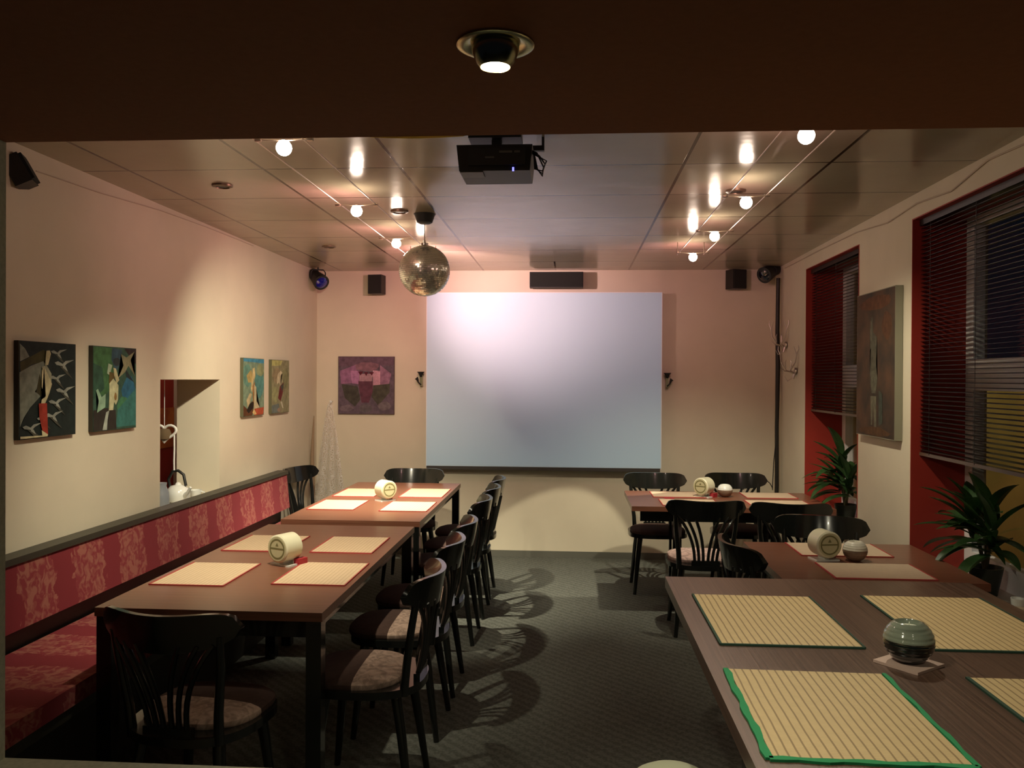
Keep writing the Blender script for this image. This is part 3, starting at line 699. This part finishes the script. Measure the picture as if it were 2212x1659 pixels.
PU = [((.12, .07, .10), [(.01, .01), (.99, .01), (.99, .15), (.01, .18)]), ((.20, .10, .13), blob(.5, .18, .25, .08)), ((.24, .11, .20), [(.03, .25), (.3, .15), (.4, .45), (.05, .48)]),
      ((.26, .13, .20), [(.75, .15), (.95, .3), (.9, .5), (.72, .48)]), ((.36, .16, .30), [(.22, .25), (.38, .25), (.36, .48), (.25, .47)]), ((.48, .25, .32), [(.62, .24), (.75, .25), (.75, .5), (.62, .5)]),
      ((.36, .20, .24), [(.38, .3), (.62, .3), (.6, .45), (.38, .45)]), ((.09, .012, .025), [(.35, .26), (.45, .26), (.4, .33)]), ((.09, .012, .025), [(.46, .27), (.54, .27), (.5, .34)]), ((.09, .012, .025), [(.55, .27), (.64, .27), (.6, .33)]),
      ((.055, .05, .04), [(.06, .48), (.35, .52), (.4, .75), (.3, .87), (.12, .72)]), ((.06, .055, .04), [(.63, .5), (.92, .47), (.92, .62), (.72, .85), (.6, .7)]),
      ((.10, .035, .055), [(.36, .43), (.62, .43), (.62, .6), (.55, .8), (.42, .8), (.38, .6)]), ((.15, .11, .13), blob(.15, .9, .12, .06)), ((.15, .12, .13), blob(.82, .86, .12, .08)), ((.11, .09, .10), blob(.5, .9, .12, .08))]
picture('square purple painting with three dark hearts on the back wall', (-2.105, YB-.022, 1.782), (1, 0, 0), .512, .52, .022, colmat((.105, .075, .10)), mat('purple_canvas_edge', (.09, .05, .04), .8), PU)
PR = [((.10, .042, .018), blob(.5, .08, .42, .05)), ((.09, .04, .018), blob(.80, .25, .12, .10)), 
       ((.09, .045, .02), blob(.5, .96, .4, .03)),
      ((.085, .08, .055), [(.40, .18), (.44, .17), (.46, .28), (.56, .32), (.54, .5), (.58, .6), (.54, .70), (.42, .70), (.38, .58), (.40, .4), (.37, .3)]), ((.11, .105, .07), [(.42, .55), (.54, .54), (.57, .62), (.54, .68), (.43, .68)]),
      ((.13, .12, .08), [(.4, .72), (.55, .72), (.56, .93), (.5, .93), (.48, .78), (.45, .92), (.42, .92)]), ((.11, .10, .07), [(.39, .2), (.42, .2), (.42, .38), (.38, .4)]), ((.05, .06, .045), [(.62, .68), (.7, .7), (.72, .9), (.62, .92)])]
picture('tall rust-brown painting of a standing figure on the pier between the windows', (XR-.042, 5.285, 2.10), (0, -1, 0), .61, .835, .04, mat('rusty_canvas', (.035, .028, .017), .8, var=.5, scale=6, col2=(.095, .045, .02)), mat('grey_canvas_edge', (.26, .25, .18), .8), PR)

# ------------------------------------------------------------------ hatch contents
def at_hatch(px_y, z): pass
t = thing('teapot', 'white teapot with black handle on the serving hatch sill', 'teapot', (-2.44, 5.11, OZ0))
bm = bmesh.new(); lathe(bm, [(.035, 0), (.06, .015), (.072, .05), (.068, .085), (.045, .11), (.02, .116), (.012, .13), (.0, .134)], seg=28); obj('body', bm, white_ceramic, t)
bm = bmesh.new(); tube(bm, [(.05, -.03, .05), (.085, -.05, .075), (.11, -.065, .11)], [.016, .011, .008], 10); obj('spout', bm, white_ceramic, t)
bm = bmesh.new(); tube(bm, [(-.05, 0, .09), (-.062, 0, .15), (-.035, 0, .20), (0, 0, .205), (.035, 0, .18), (.05, 0, .11)], .009, 10); obj('handle', bm, black_plastic, t)
t = thing('cup', 'small white cup right of the teapot in the hatch', 'cup', (-2.40, 5.27, OZ0))
bm = bmesh.new(); lathe(bm, [(.022, 0), (.03, .01), (.04, .065), (.037, .065), (.027, .012), (0, .01)], seg=24); obj('bowl', bm, white_ceramic, t)
bm = bmesh.new(); tube(bm, [(.036, 0, .055), (.058, 0, .05), (.055, 0, .025), (.03, 0, .02)], .005, 8); obj('handle', bm, white_ceramic, t)
t = thing('kitchen_jug', 'grey jug standing at the left of the hatch sill', 'jug', (-2.46, 4.93, OZ0))
bm = bmesh.new(); lathe(bm, [(.04, 0), (.05, .02), (.045, .09), (.03, .13), (.034, .15), (.03, .15), (.0, .13)], seg=24); obj('body', bm, mat('grey_stoneware', (.22, .24, .27), .4), t)
bm = bmesh.new(); tube(bm, [(-.045, 0, .1), (-.07, 0, .08), (-.045, 0, .04)], .006, 8); obj('handle', bm, MC['grey_stoneware'], t)
t = thing('heart_ornament', 'white heart-shaped hoop hanging in the serving hatch', 'hanging ornament', (-2.47, 4.99, 1.40))
bm = bmesh.new(); pts = []
for k in range(33):
    a = 2*pi*k/32; pts.append((.0085*16*sin(a)**3*.55, 0, .0085*(13*cos(a)-5*cos(2*a)-2*cos(3*a)-cos(4*a))*.42-.15))
tube(bm, pts, .008, 8); obj('hoop', bm, white_ceramic, t)
bm = bmesh.new(); tube(bm, [(0, 0, -.12), (0, 0, .168)], .002, 6); obj('string', bm, white_ceramic, t)
bm = bmesh.new(); tube(bm, [(.062, 0, -.16), (.063, 0, -.25), (.061, 0, -.32), (.062, 0, -.38)], .005, 6); obj('ribbon', bm, white_ceramic, t)
bm = bmesh.new(); lathe(bm, [(.0, -.04), (.035, -.03), (.042, 0), (.03, .03), (.0, .035)], (0, 0, -.16), 16); obj('brown_bauble', bm, mat('brown_felt', (.12, .08, .04), .9), t)
bm = bmesh.new(); pts = []
t = thing('shell_garland', 'string of pale shells hanging at the left edge of the hatch', 'garland', (-2.47, 4.84, OZ1-.002))
bm = bmesh.new(); tube(bm, [(0, 0, 0), (0, .004, -.3), (0, 0, -.6)], .002, 6); obj('cord', bm, white_ceramic, t)
bm = bmesh.new()
for k in range(7):
    lathe(bm, [(0, -.018), (.014, -.008), (.016, .004), (0, .016)], (0, .008*(-1)**k, -.28-.05*k), 10)
obj('shells', bm, mat('shell_white', (.6, .58, .5), .4), t)
tag(obj('red_poster', boxes((-3.650, -3.642, 7.05, 7.545, .95, 1.31)), mat('orange_red_print', (.55, .06, .02), .5, var=.4, scale=5, col2=(.65, .22, .04))), 'orange-red poster on the dark red wall beyond the hatch', 'poster')
lamp('kitchen_lamp', 'POINT', (-3.2, 6.5, 2.1), 5, (1, .75, .6), shadow_soft_size=.08)

# ------------------------------------------------------------------ netting in the left corner
t = thing('net_drape', 'white netting hanging from a hook in the left back corner', 'net curtain', (-2.16, 7.46, .30))
bm = bmesh.new(); rows = []
for i in range(25):
    q = i/24; z = 1.07*(1-q); wd = .012+.155*(q**.8); row = []
    for k in range(33):
        s = -1+2*k/32; row.append(bm.verts.new((s*wd+.0, -.004-.03*q*(.5+.5*sin(s*9+q*2))+0.0, z)))
    rows.append(row)
for i in range(24):
    for k in range(32): bm.faces.new((rows[i][k], rows[i][k+1], rows[i+1][k+1], rows[i+1][k]))
obj('netting', bm, netting, t)
bm = bmesh.new(); lathe(bm, [(.004, 0), (.004, .02), (.012, .022), (.012, .03), (0, .032)], (0, .0, 0), 12, 'y')
o = obj('hook', bm, white_ceramic, t); o.location = (0, .05, 1.075); o.scale = (1, -1, 1); 
bm = bmesh.new(); tube(bm, [(0, .02, 1.075), (0, .09, 1.075)], .003, 6); obj('peg', bm, white_ceramic, t)
t = thing('brown_corner_strip', 'thin brown upright strip standing in the left back corner', 'dried plant', (-2.285, 7.36, 0))  # tapered brown tube standing in the corner beside the netting
bm = bmesh.new(); tube(bm, [(0, 0, 0), (.0, 0, .6), (-.005, 0, .9), (.01, 0, 1.25)], [.008, .02, .018, .004], 8); obj('stem', bm, mat('plain_brown', (.30, .21, .13), .9), t)

# ------------------------------------------------------------------ speakers
def speaker(label, loc, wd, dp, ht, rz, group, tilt=0):
    t = thing('loudspeaker', label, 'loudspeaker', loc, D(rz), group)
    o1 = obj('cabinet', boxes((-wd/2, wd/2, .01, dp, 0, ht), bevel=.006), black_plastic, t)
    o2 = obj('grille', boxes((-wd/2+.006, wd/2-.006, -.002, .012, .006, ht-.006), bevel=.004), black_cloth, t)
    o3 = obj('wall_bracket', boxes((-.015, .015, dp, dp+.05, ht*.4, ht*.6)), black_plastic, t)
    for o in (o1, o2): o.rotation_euler = (D(tilt), 0, 0)
    return t
SG = 'small black speakers on the back wall'
speaker('small black speaker on the back wall left of the screen, beside the mirror ball', (-1.745, 7.38, 2.335), .125, .12, .168, -8, SG)
speaker('wide black centre speaker on the back wall above the screen', (-.139, 7.40, 2.388), .468, .10, .136, 0, SG)
speaker('small black speaker on the back wall right of the screen', (1.435, 7.37, 2.372), .13, .13, .165, 22, SG)
speaker('black speaker high on the left wall by the dark beam', (-2.245, 3.42, 2.405), .12, .08, .125, 112, None, tilt=-28)
speaker('black speaker at the top right corner, high on the right wall', (1.70, 3.20, 2.40), .13, .08, .14, -112, None)

def spotlight(label, loc, dirv, lens, rz):
    t = thing('stage_spotlight', label, 'spotlight', loc)
    d = Vector(dirv).normalized(); q = d.to_track_quat('Z', 'Y')
    bm = bmesh.new(); lathe(bm, [(.0, -.11), (.046, -.11), (.050, -.095), (.050, -.03), (.056, -.025), (.068, .05), (.070, .075), (.062, .075)], seg=28); o = obj('housing', bm, black_plastic, t); o.rotation_euler = q.to_euler()
    bm = bmesh.new(); lathe(bm, [(.062, .068), (.05, .076), (.025, .084), (0, .086)], seg=28); o2 = obj('lens', bm, lens, t); o2.rotation_euler = q.to_euler()
    hh = H-loc[2]
    bm = bmesh.new(); tube(bm, [(-.062, 0, 0), (-.062, 0, hh*.55), (-.045, 0, hh*.8), (.045, 0, hh*.8), (.062, 0, hh*.55), (.062, 0, 0)], .0055, 8); tube(bm, [(0, 0, hh*.8), (0, 0, hh)], .008, 8); o = obj('yoke', bm, black_plastic, t); o.rotation_euler = (0, 0, D(rz))
spotlight('black stage spotlight with blue lens in the left back corner', (-2.225, 7.30, 2.455), (.75, -.75, -.65), mat('blue_lens', (.01, .01, .22), .1, coat=1), 20)
spotlight('black stage spotlight with dark lens above the pipe in the right back corner', (1.665, 7.33, 2.50), (-.75, -.65, -.4), mat('dark_lens', (.01, .012, .02), .08, coat=1), -30)

# pipe / cable bundle in right corner
t = thing('cable_bundle', 'black cable bundle running down the right back corner', 'cable', (1.735, 7.30, 0))
bm = bmesh.new(); tube(bm, [(0, 0, 2.45), (-.004, 0, 2.0), (.003, 0, 1.7), (-.003, 0, 1.2), (0, 0, .7), (-.005, 0, .3), (0, 0, 0.02)], [.016, .017, .020, .016, .017, .016, .016], 10); obj('cable_sleeve', bm, mat('black_rubber', (.012, .010, .008), .5), t)
bm = bmesh.new()
pts = [(-.16+.12*cos(a), -.02, .66+.10*sin(a)) for a in [pi*k/10 for k in range(11)]]
tube(bm, [(-.005, -.01, 1.15), (-.03, -.015, .9)]+[(-.04-.0, -.02, .70)]+pts, .004, 6); obj('loose_loop', bm, MC['black_rubber'], t)

# silver antler hooks
def antler(label, y, z):
    t = thing('antler_hook', label, 'wall hook', (XR, y, z), 0, 'silver antler hooks on the right wall')
    silver = mat('dull_silver', (.55, .50, .45), .3, metal=1)
    bm = bmesh.new(); lathe(bm, [(.012, 0), (.03, -.01), (.022, -.02), (0, -.022)], (0, 0, -.05), 12, 'x'); tube(bm, [(-.012, 0, -.05), (-.03, 0, -.11)], [.012, .008], 8); obj('mount_plate', bm, silver, t)
    bm = bmesh.new()
    for s in (-1, 1):
        X_ = lambda a: -.068-s*a
        tube(bm, [(-.02, 0, -.07), (X_(.012), s*.02, -.045), (X_(.042), s*.05, .02), (X_(.048), s*.06, .08), (X_(.030), s*.05, .145)], [.008, .006, .005, .004, .0015], 8)
        tube(bm, [(X_(.048), s*.06, .08), (X_(.062), s*.07, .12), (X_(.060), s*.07, .15)], [.004, .003, .0015], 6)
        tube(bm, [(X_(.015), s*.02, -.03), (X_(.018), s*.02, .02), (X_(.012), s*.01, .04)], [.005, .004, .0015], 6)
    tube(bm, [(-.03, 0, -.06), (-.09, .02, -.05), (-.12, .03, -.02)], [.006, .004, .0015], 6)
    tube(bm, [(-.03, 0, -.10), (-.07, .01, -.13), (-.09, .02, -.09)], [.006, .004, .0015], 6)
    obj('prongs', bm, silver, t)
antler('silver antler-shaped hook beside the black cable, the higher of two', 7.13, 1.93)
antler('silver antler-shaped hook beside the far window, the lower of two', 6.82, 1.71)

# thin loose cable along the right wall under the ceiling
t = bmesh.new(); tube(t, [(XR-.006, 2.6, 2.50), (XR-.006, 3.4, 2.515), (XR-.006, 3.75, 2.53), (XR-.006, 4.1, 2.475), (XR-.006, 4.5, 2.50), (XR-.006, 4.9, 2.475), (XR-.006, 5.4, 2.51), (XR-.006, 6.2, 2.52), (XR-.006, 7.2, 2.52)], .004, 6)
tag(obj('wall_cable', t, mat('beige_cable', (.5, .42, .32), .7)), 'thin pale cable sagging along the top of the right wall', 'cable')
t = bmesh.new(); tube(t, [(XL+.004, 3.5, 2.47), (XL+.004, 4.0, 2.485), (XL+.004, 4.6, 2.52), (XL+.004, 5.2, 2.535), (XL+.004, 6.0, 2.54)], .0025, 6)
tag(obj('wall_cable', t, MC['beige_cable']), 'thin pale cable along the top of the left wall', 'cable')

# ------------------------------------------------------------------ mirror ball
t = thing('mirror_ball', 'mirrored disco ball hanging from the ceiling left of the screen', 'disco ball', (-.870, 4.95, 2.221))
m, nt, N, L, b = nodes('mirror_tiles')
b.inputs['Metallic'].default_value = .75; b.inputs['Roughness'].default_value = .22; b.inputs['Base Color'].default_value = (.9, .87, .76, 1)
bm = bmesh.new(); R = .150
nlat = 40
for i in range(nlat):
    a0 = -pi/2+pi*i/nlat; a1 = -pi/2+pi*(i+1)/nlat; am = (a0+a1)/2; nn = max(6, int(2*pi*R*cos(am)/(pi*R/nlat)))
    for k in range(nn):
        b0 = 2*pi*k/nn; b1 = 2*pi*(k+1)/nn; g = .0006/R
        q = [(a0+g, b0), (a0+g, b1-g), (a1-g, b1-g), (a1-g, b0)]
        jx, jy = random.gauss(0, .045), random.gauss(0, .045)
        c = Vector((cos(am)*cos((b0+b1)/2), cos(am)*sin((b0+b1)/2), sin(am)))
        e1 = Vector((-sin((b0+b1)/2), cos((b0+b1)/2), 0)); e2 = c.cross(e1)
        vv = []
        for a, bb in q:
            p = Vector((cos(a)*cos(bb), cos(a)*sin(bb), sin(a)))*R; dd = p-c*R
            p = p+c*(dd.dot(e1)*jx+dd.dot(e2)*jy); vv.append(bm.verts.new(p))
        bm.faces.new(vv)
me = bpy.data.meshes.new('mirror_tiles'); bm.to_mesh(me); bm.free(); me.materials.append(m)
o = bpy.data.objects.new('mirror_tiles', me); COL.objects.link(o); o.parent = t
bm = bmesh.new(); bmesh.ops.create_uvsphere(bm, u_segments=40, v_segments=24, radius=.1485); obj('core', bm, mat('grout_grey', (.12, .12, .10), .5), t)
bm = bmesh.new(); lathe(bm, [(.022, .15), (.022, .162), (.008, .168), (.008, .18)], seg=16); obj('cap', bm, chrome, t)
bm = bmesh.new(); tube(bm, [(0, 0, .17), (0, 0, .285)], .003, 6); obj('rod', bm, chrome, t)
bm = bmesh.new(); lathe(bm, [(.03, .275), (.045, .283), (.06, .325), (.066, .334), (.066, .3335)], seg=20); obj('motor', bm, black_plastic, t)

# ------------------------------------------------------------------ projector
t = thing('projector', 'black projector hanging upside down from the ceiling', 'projector', (-.305, 3.40, 2.395))
bm = bmesh.new(); bx(bm, -.148, .148, -.12, .12, .0, .10)
for v in bm.verts:
    if v.co.z < .01: v.co.x *= .93; v.co.y *= .96
bev(bm, .012, 3); obj('body', bm, black_plastic, t)
obj('rear_panel', boxes((-.10, .12, -.128, -.119, .02, .085)), mat('port_panel', (.015, .016, .015), .6), t, smooth=False)
obj('printed_labels', boxes((.02, .07, -.1292, -.1282, .066, .074), (.078, .10, -.1292, -.1282, .066, .074), (-.035, .0, -.1292, -.1282, .046, .052)), mat('label_grey', (.10, .10, .09), .6), t, smooth=False)
obj('vent_cover', boxes((-.135, -.045, -.11, -.02, -.004, .002), bevel=.001), mat('grey_vent', (.06, .06, .05), .5), t)
obj('power_light', boxes((.07, .077, -.119, -.112, -.002, .012)), mat('blue_led', (.1, .1, .8), .4, emit=((.15, .15, 1), 3)), t)
bm = bmesh.new(); lathe(bm, [(.035, 0), (.035, .02), (.028, .022), (.0, .015)], (.05, .118, .05), 20, 'y'); obj('lens', bm, mat('lens_glass', (.02, .02, .03), .05, coat=1), t)
obj('ceiling_bracket', boxes((-.11, .10, -.06, .06, .145, .159), (-.02, .02, -.02, .02, .09, .146), (.10, .19, -.01, .012, .105, .125), (.18, .19, -.01, .012, .125, .159)), black_plastic, t, smooth=False)
bm = bmesh.new()
for k in range(3):
    pts = [(.14, -.09+.02*k, .085), (.165+.008*k, -.10, .07-.01*k), (.19+.006*k, -.08, .02+.012*k), (.185, -.06, -.01+.01*k), (.165-.005*k, -.05, .02), (.15, -.06, .09)]
    tube(bm, pts, .003, 6)
obj('cables', bm, MC['black_rubber'], t)
# its faint blue idle picture thrown on the screen
PR_LOC = Vector((-.253, 3.60, 2.44)); ctr = Vector((-.253, 7.45, 1.576))
lo = lamp('projector_beam', 'SPOT', PR_LOC, 85, (.20, .62, .92), spot_size=math.radians(60), spot_blend=0, shadow_soft_size=.012)
ld = lo.data; ld.use_nodes = True; nt = ld.node_tree; N, L = nt.nodes, nt.links
em = N['Emission']
tc = N.new('ShaderNodeTexCoord'); sp = N.new('ShaderNodeSeparateXYZ'); L.new(tc.outputs['Normal'], sp.inputs[0])
lo.rotation_euler = (pi/2, 0, 0)   # looks along +y, lens shift aims the picture down on to the screen
dz = MATH(N, L, 'MULTIPLY', sp.outputs[2], -1.0)
tx = MATH(N, L, 'DIVIDE', sp.outputs[0], dz); ty = MATH(N, L, 'DIVIDE', sp.outputs[1], dz)
Dp = 7.45-PR_LOC.y
hx = 1.03/Dp; t0 = (.815-PR_LOC.z)/Dp; t1 = (2.344-PR_LOC.z)/Dp
inx = MATH(N, L, 'LESS_THAN', MATH(N, L, 'ABSOLUTE', tx), hx)
iny = MATH(N, L, 'LESS_THAN', MATH(N, L, 'ABSOLUTE', MATH(N, L, 'SUBTRACT', ty, (t0+t1)/2)), (t1-t0)/2)
L.new(MATH(N, L, 'MULTIPLY', inx, iny), em.inputs['Strength'])

# ------------------------------------------------------------------ cable spotlights
bulb_mat = mat('lit_halogen', (1, .9, .8), .4, emit=((1.0, .78, .62), 60))
steel = mat('brushed_steel', (.6, .5, .42), .3, metal=1)
def track(label, lamps, x, y0, y1):
    t = thing('cable_light_track', label, 'ceiling light', (x, 0, LZ+.03), 0, 'cable light tracks on the ceiling')
    for s in (-1, 1):
        bm = bmesh.new(); tube(bm, [(s*.092, y0, 0), (s*.092, y1, 0)], .0028, 8)
        tube(bm, [(s*.092, y0+.05, 0), (s*.092, y0+.05, H-LZ-.031)], .003, 6); tube(bm, [(s*.092, y1-.02, 0), (s*.092, y1-.02, H-LZ-.031)], .003, 6)
        obj('cable', bm, steel, t)
    for (lx, ly, aim, pw, cone, pk, colr, up) in lamps:
        bm = bmesh.new(); tube(bm, [(-.105, 0, 0), (-.02, 0, -.004), (.02, 0, -.004), (.105, 0, 0)], .003, 6)
        for s in (-1, 1): lathe(bm, [(.008, -.012), (.009, 0), (.008, .012)], (s*.098, 0, 0), 10, 'x')
        h = obj('lamp_holder', bm, steel, t, loc=(lx-x, ly, 0))
        bm = bmesh.new(); bmesh.ops.create_uvsphere(bm, u_segments=20, v_segments=14, radius=.029)
        obj('bulb', bm, bulb_mat, h, loc=(0, 0, -.032))
        src = Vector((lx, ly, LZ-.035)); d = (Vector(aim)-src).normalized(); pos = src+d*.034
        lamp('halogen_beam', 'SPOT', pos, pw, colr, aim, spot_size=D(cone), spot_blend=(1.0 if cone > 50 else .12), shadow_soft_size=.02)
        lamp('halogen_spill', 'SPOT', (lx, ly, LZ-.065), pk, PINK, up, spot_size=D(150), spot_blend=1, shadow_soft_size=.03)
    return t
track('left steel cable track with four lit halogen bulbs, above the long tables', TRACK_L, -1.09, 2.75, 6.16)
track('right steel cable track with four lit halogen bulbs, above the right tables', TRACK_R, .83, 2.75, 6.06)

# small ceiling fittings
def rosette(label, x, y):
    t = thing('recessed_fitting', label, 'ceiling fitting', (x, y, H-.012), 0, 'small dark ceiling fittings')
    bm = bmesh.new(); lathe(bm, [(.052, .012), (.050, .004), (.036, 0), (.034, .008)], seg=24); obj('trim_ring', bm, mat('bronze', (.16, .11, .07), .4, metal=.6), t)
    bm = bmesh.new(); lathe(bm, [(.034, .005), (.0, .006)], seg=24); obj('socket', bm, black_plastic, t)
rosette('small dark fitting in the ceiling near the left wall, in front', -1.764, 4.164)
rosette('small dark fitting in the ceiling near the left wall, further back', -1.789, 6.128)
rosette('small dark fitting in the ceiling beside the left light track', -1.0, 4.85)
rosette('small dark fitting in the ceiling above the right light track', .83, 4.40)

# recessed eyeball downlight in the dark soffit
t = thing('eyeball_downlight', 'lit brass eyeball downlight in the dark brown beam overhead', 'downlight', (-.12, 1.30, 2.1))
bm = bmesh.new(); lathe(bm, [(.036, .0), (.040, -.003), (.056, -.005), (.060, -.003), (.060, 0)], seg=40); obj('trim_ring', bm, brass, t)
bm = bmesh.new(); lathe(bm, [(.037, .0), (.036, -.012), (.029, -.030), (.023, -.036), (.022, -.030)], seg=36); o = obj('eyeball', bm, brass, t); o.rotation_euler = (0, 0, 0)
bm = bmesh.new(); lathe(bm, [(.0, -.0335), (.0215, -.0325), (.0215, -.030)], seg=24); obj('bulb', bm, mat('lit_bulb', (1, .9, .6), .4, emit=((1.0, .82, .45), 30)), t)

# ------------------------------------------------------------------ blinds
def blind(label, y0, y1, z0, z1):
    x = 1.822; t = thing('venetian_blind', label, 'blind', (x, (y0+y1)/2, z0), 0, 'dark venetian blinds in the window niches')
    hy = (y1-y0)/2; dk = mat('dark_brown_slats', (.012, .007, .005), .4)
    bm = bmesh.new(); n = int((z1-z0-.03)/.0217)
    for k in range(n):
        z = .02+.0217*(k+.5)
        vs = bx(bm, -.0125, .0125, -hy, hy, z-.0007, z+.0007)
        for v in vs:
            v.co.z += v.co.x*.15
    obj('slats', bm, dk, t, smooth=False)
    obj('bottom_rail', boxes((-.013, .013, -hy, hy, 0, .016), bevel=.002), mat('brown_rail', (.10, .065, .045), .35), t)
    obj('head_rail', boxes((-.02, .02, -hy, hy, z1-z0-.03, z1-z0), bevel=.002), dk, t)
    bm = bmesh.new()
    for yy in (-hy+.12, 0, hy-.12): tube(bm, [(-.014, yy, .01), (-.014, yy, z1-z0-.01)], .0012, 6)
    obj('ladder_cords', bm, dk, t)
blind('dark venetian blind in the near right window, partly lowered', 3.34, 4.552, 1.200, 2.423)
blind('dark venetian blind in the far right window, beside the cable bundle', 5.39, 6.559, 1.355, 2.423)

# ------------------------------------------------------------------ plants
def leaf(bm, base, az, length, lift, droop, wd):
    n = 12; pl = None; ax = Vector((cos(az), sin(az), 0)); side = Vector((-sin(az), cos(az), 0)); p = Vector(base); ang = lift
    for k in range(n+1):
        q = k/n; wq = wd*(sin(pi*min(1, q*.92+.08))**.75)*(1-.15*q)
        if k == n: wq = .0008
        up = Vector((-cos(az)*sin(ang), -sin(az)*sin(ang), cos(ang)))
        l_, c_, r_ = p+side*wq+up*wq*.35, p.copy(), p-side*wq+up*wq*.35
        cur = [bm.verts.new(v) for v in (l_, c_, r_)]
        if pl: bm.faces.new((pl[0], pl[1], cur[1], cur[0])); bm.faces.new((pl[1], pl[2], cur[2], cur[1]))
        pl = cur; p = p+(ax*cos(ang)+Vector((0, 0, 1))*sin(ang))*(length/n); ang -= droop/n
def plant(label, x, y, z, hgt, stems, seed, xmax):
    rnd = random.Random(seed)
    t = thing('potted_dracaena', label, 'potted plant', (x, y, z), 0, 'green potted plants in the window niches')
    bm = bmesh.new(); lathe(bm, [(.05, 0), (.07, .10), (.075, .13), (.068, .13), (.062, .10), (0, .10)], seg=24); obj('pot', bm, mat('dark_pot', (.02, .025, .018), .4), t)
    bm = bmesh.new(); fo = bmesh.new()
    for (sx, sy, sh_) in stems:
        tube(bm, [(0, 0, .1), (sx*.5, sy*.5, .1+sh_*.5), (sx, sy, .1+sh_)], [.010, .009, .007], 8)
        n = 14
        for k in range(n):
            q = k/(n-1); az = k*2.4+rnd.uniform(-.3, .3)
            L_ = rnd.uniform(.20, .30)*(1 if q < .8 else .9); lift = .1+1.25*q+rnd.uniform(-.15, .15)
            if cos(az)*L_+x+sx > xmax: az = pi-az+rnd.uniform(-.4, .4)
            leaf(fo, (sx, sy, .1+sh_*(.45+.55*q)), az, L_, lift, rnd.uniform(.7, 1.5)*(1-.55*q), rnd.uniform(.026, .042))
    obj('stems', bm, mat('plant_stem', (.10, .09, .04), .7), t)
    bmesh.ops.solidify(fo, geom=fo.faces[:], thickness=.0012)
    obj('foliage', fo, leaf_green, t)
plant('leafy green potted plant on the near window sill beside the low table', 1.915, 4.06, NZ0, .6, [(-.03, .06, .26), (-.02, -.10, .22), (.01, .0, .28)], 3, 2.05)
plant('leafy green potted plant in the far window niche behind the wall pier', 1.90, 6.02, NZ0, .6, [(-.03, .0, .36), (-.02, -.14, .22), (.0, .12, .2)], 5, 2.05)
t = thing('tealight_glass', 'small white tealight glass on the near window sill beside the plant', 'tealight', (1.93, 3.80, NZ0))
bm = bmesh.new(); lathe(bm, [(.025, 0), (.03, .05), (.028, .05), (.024, .02), (0, .018)], seg=20); obj('cup', bm, white_ceramic, t)
tag(obj('stone_slab', boxes((-.06, .06, -.16, .16, 0, .02), bevel=.005), mat('pale_stone', (.45, .36, .25), .6, var=.3, scale=12), loc=(1.92, 3.62, NZ0)), 'pale stone slab lying on the near window sill', 'slab')

t = thing('outdoor_lantern', 'distant yellow light seen through the slats of the near blind', 'lantern', (3.06, 6.55, 1.62))
obj('post', boxes((-.01, .01, -.01, .01, 0, .30)), black_plastic, t)
obj('lit_glass', boxes((-.014, .014, -.016, .016, .30, .45), bevel=.003), mat('lit_lantern', (1, .8, .3), .4, emit=((1.0, .75, .22), 5)), t)
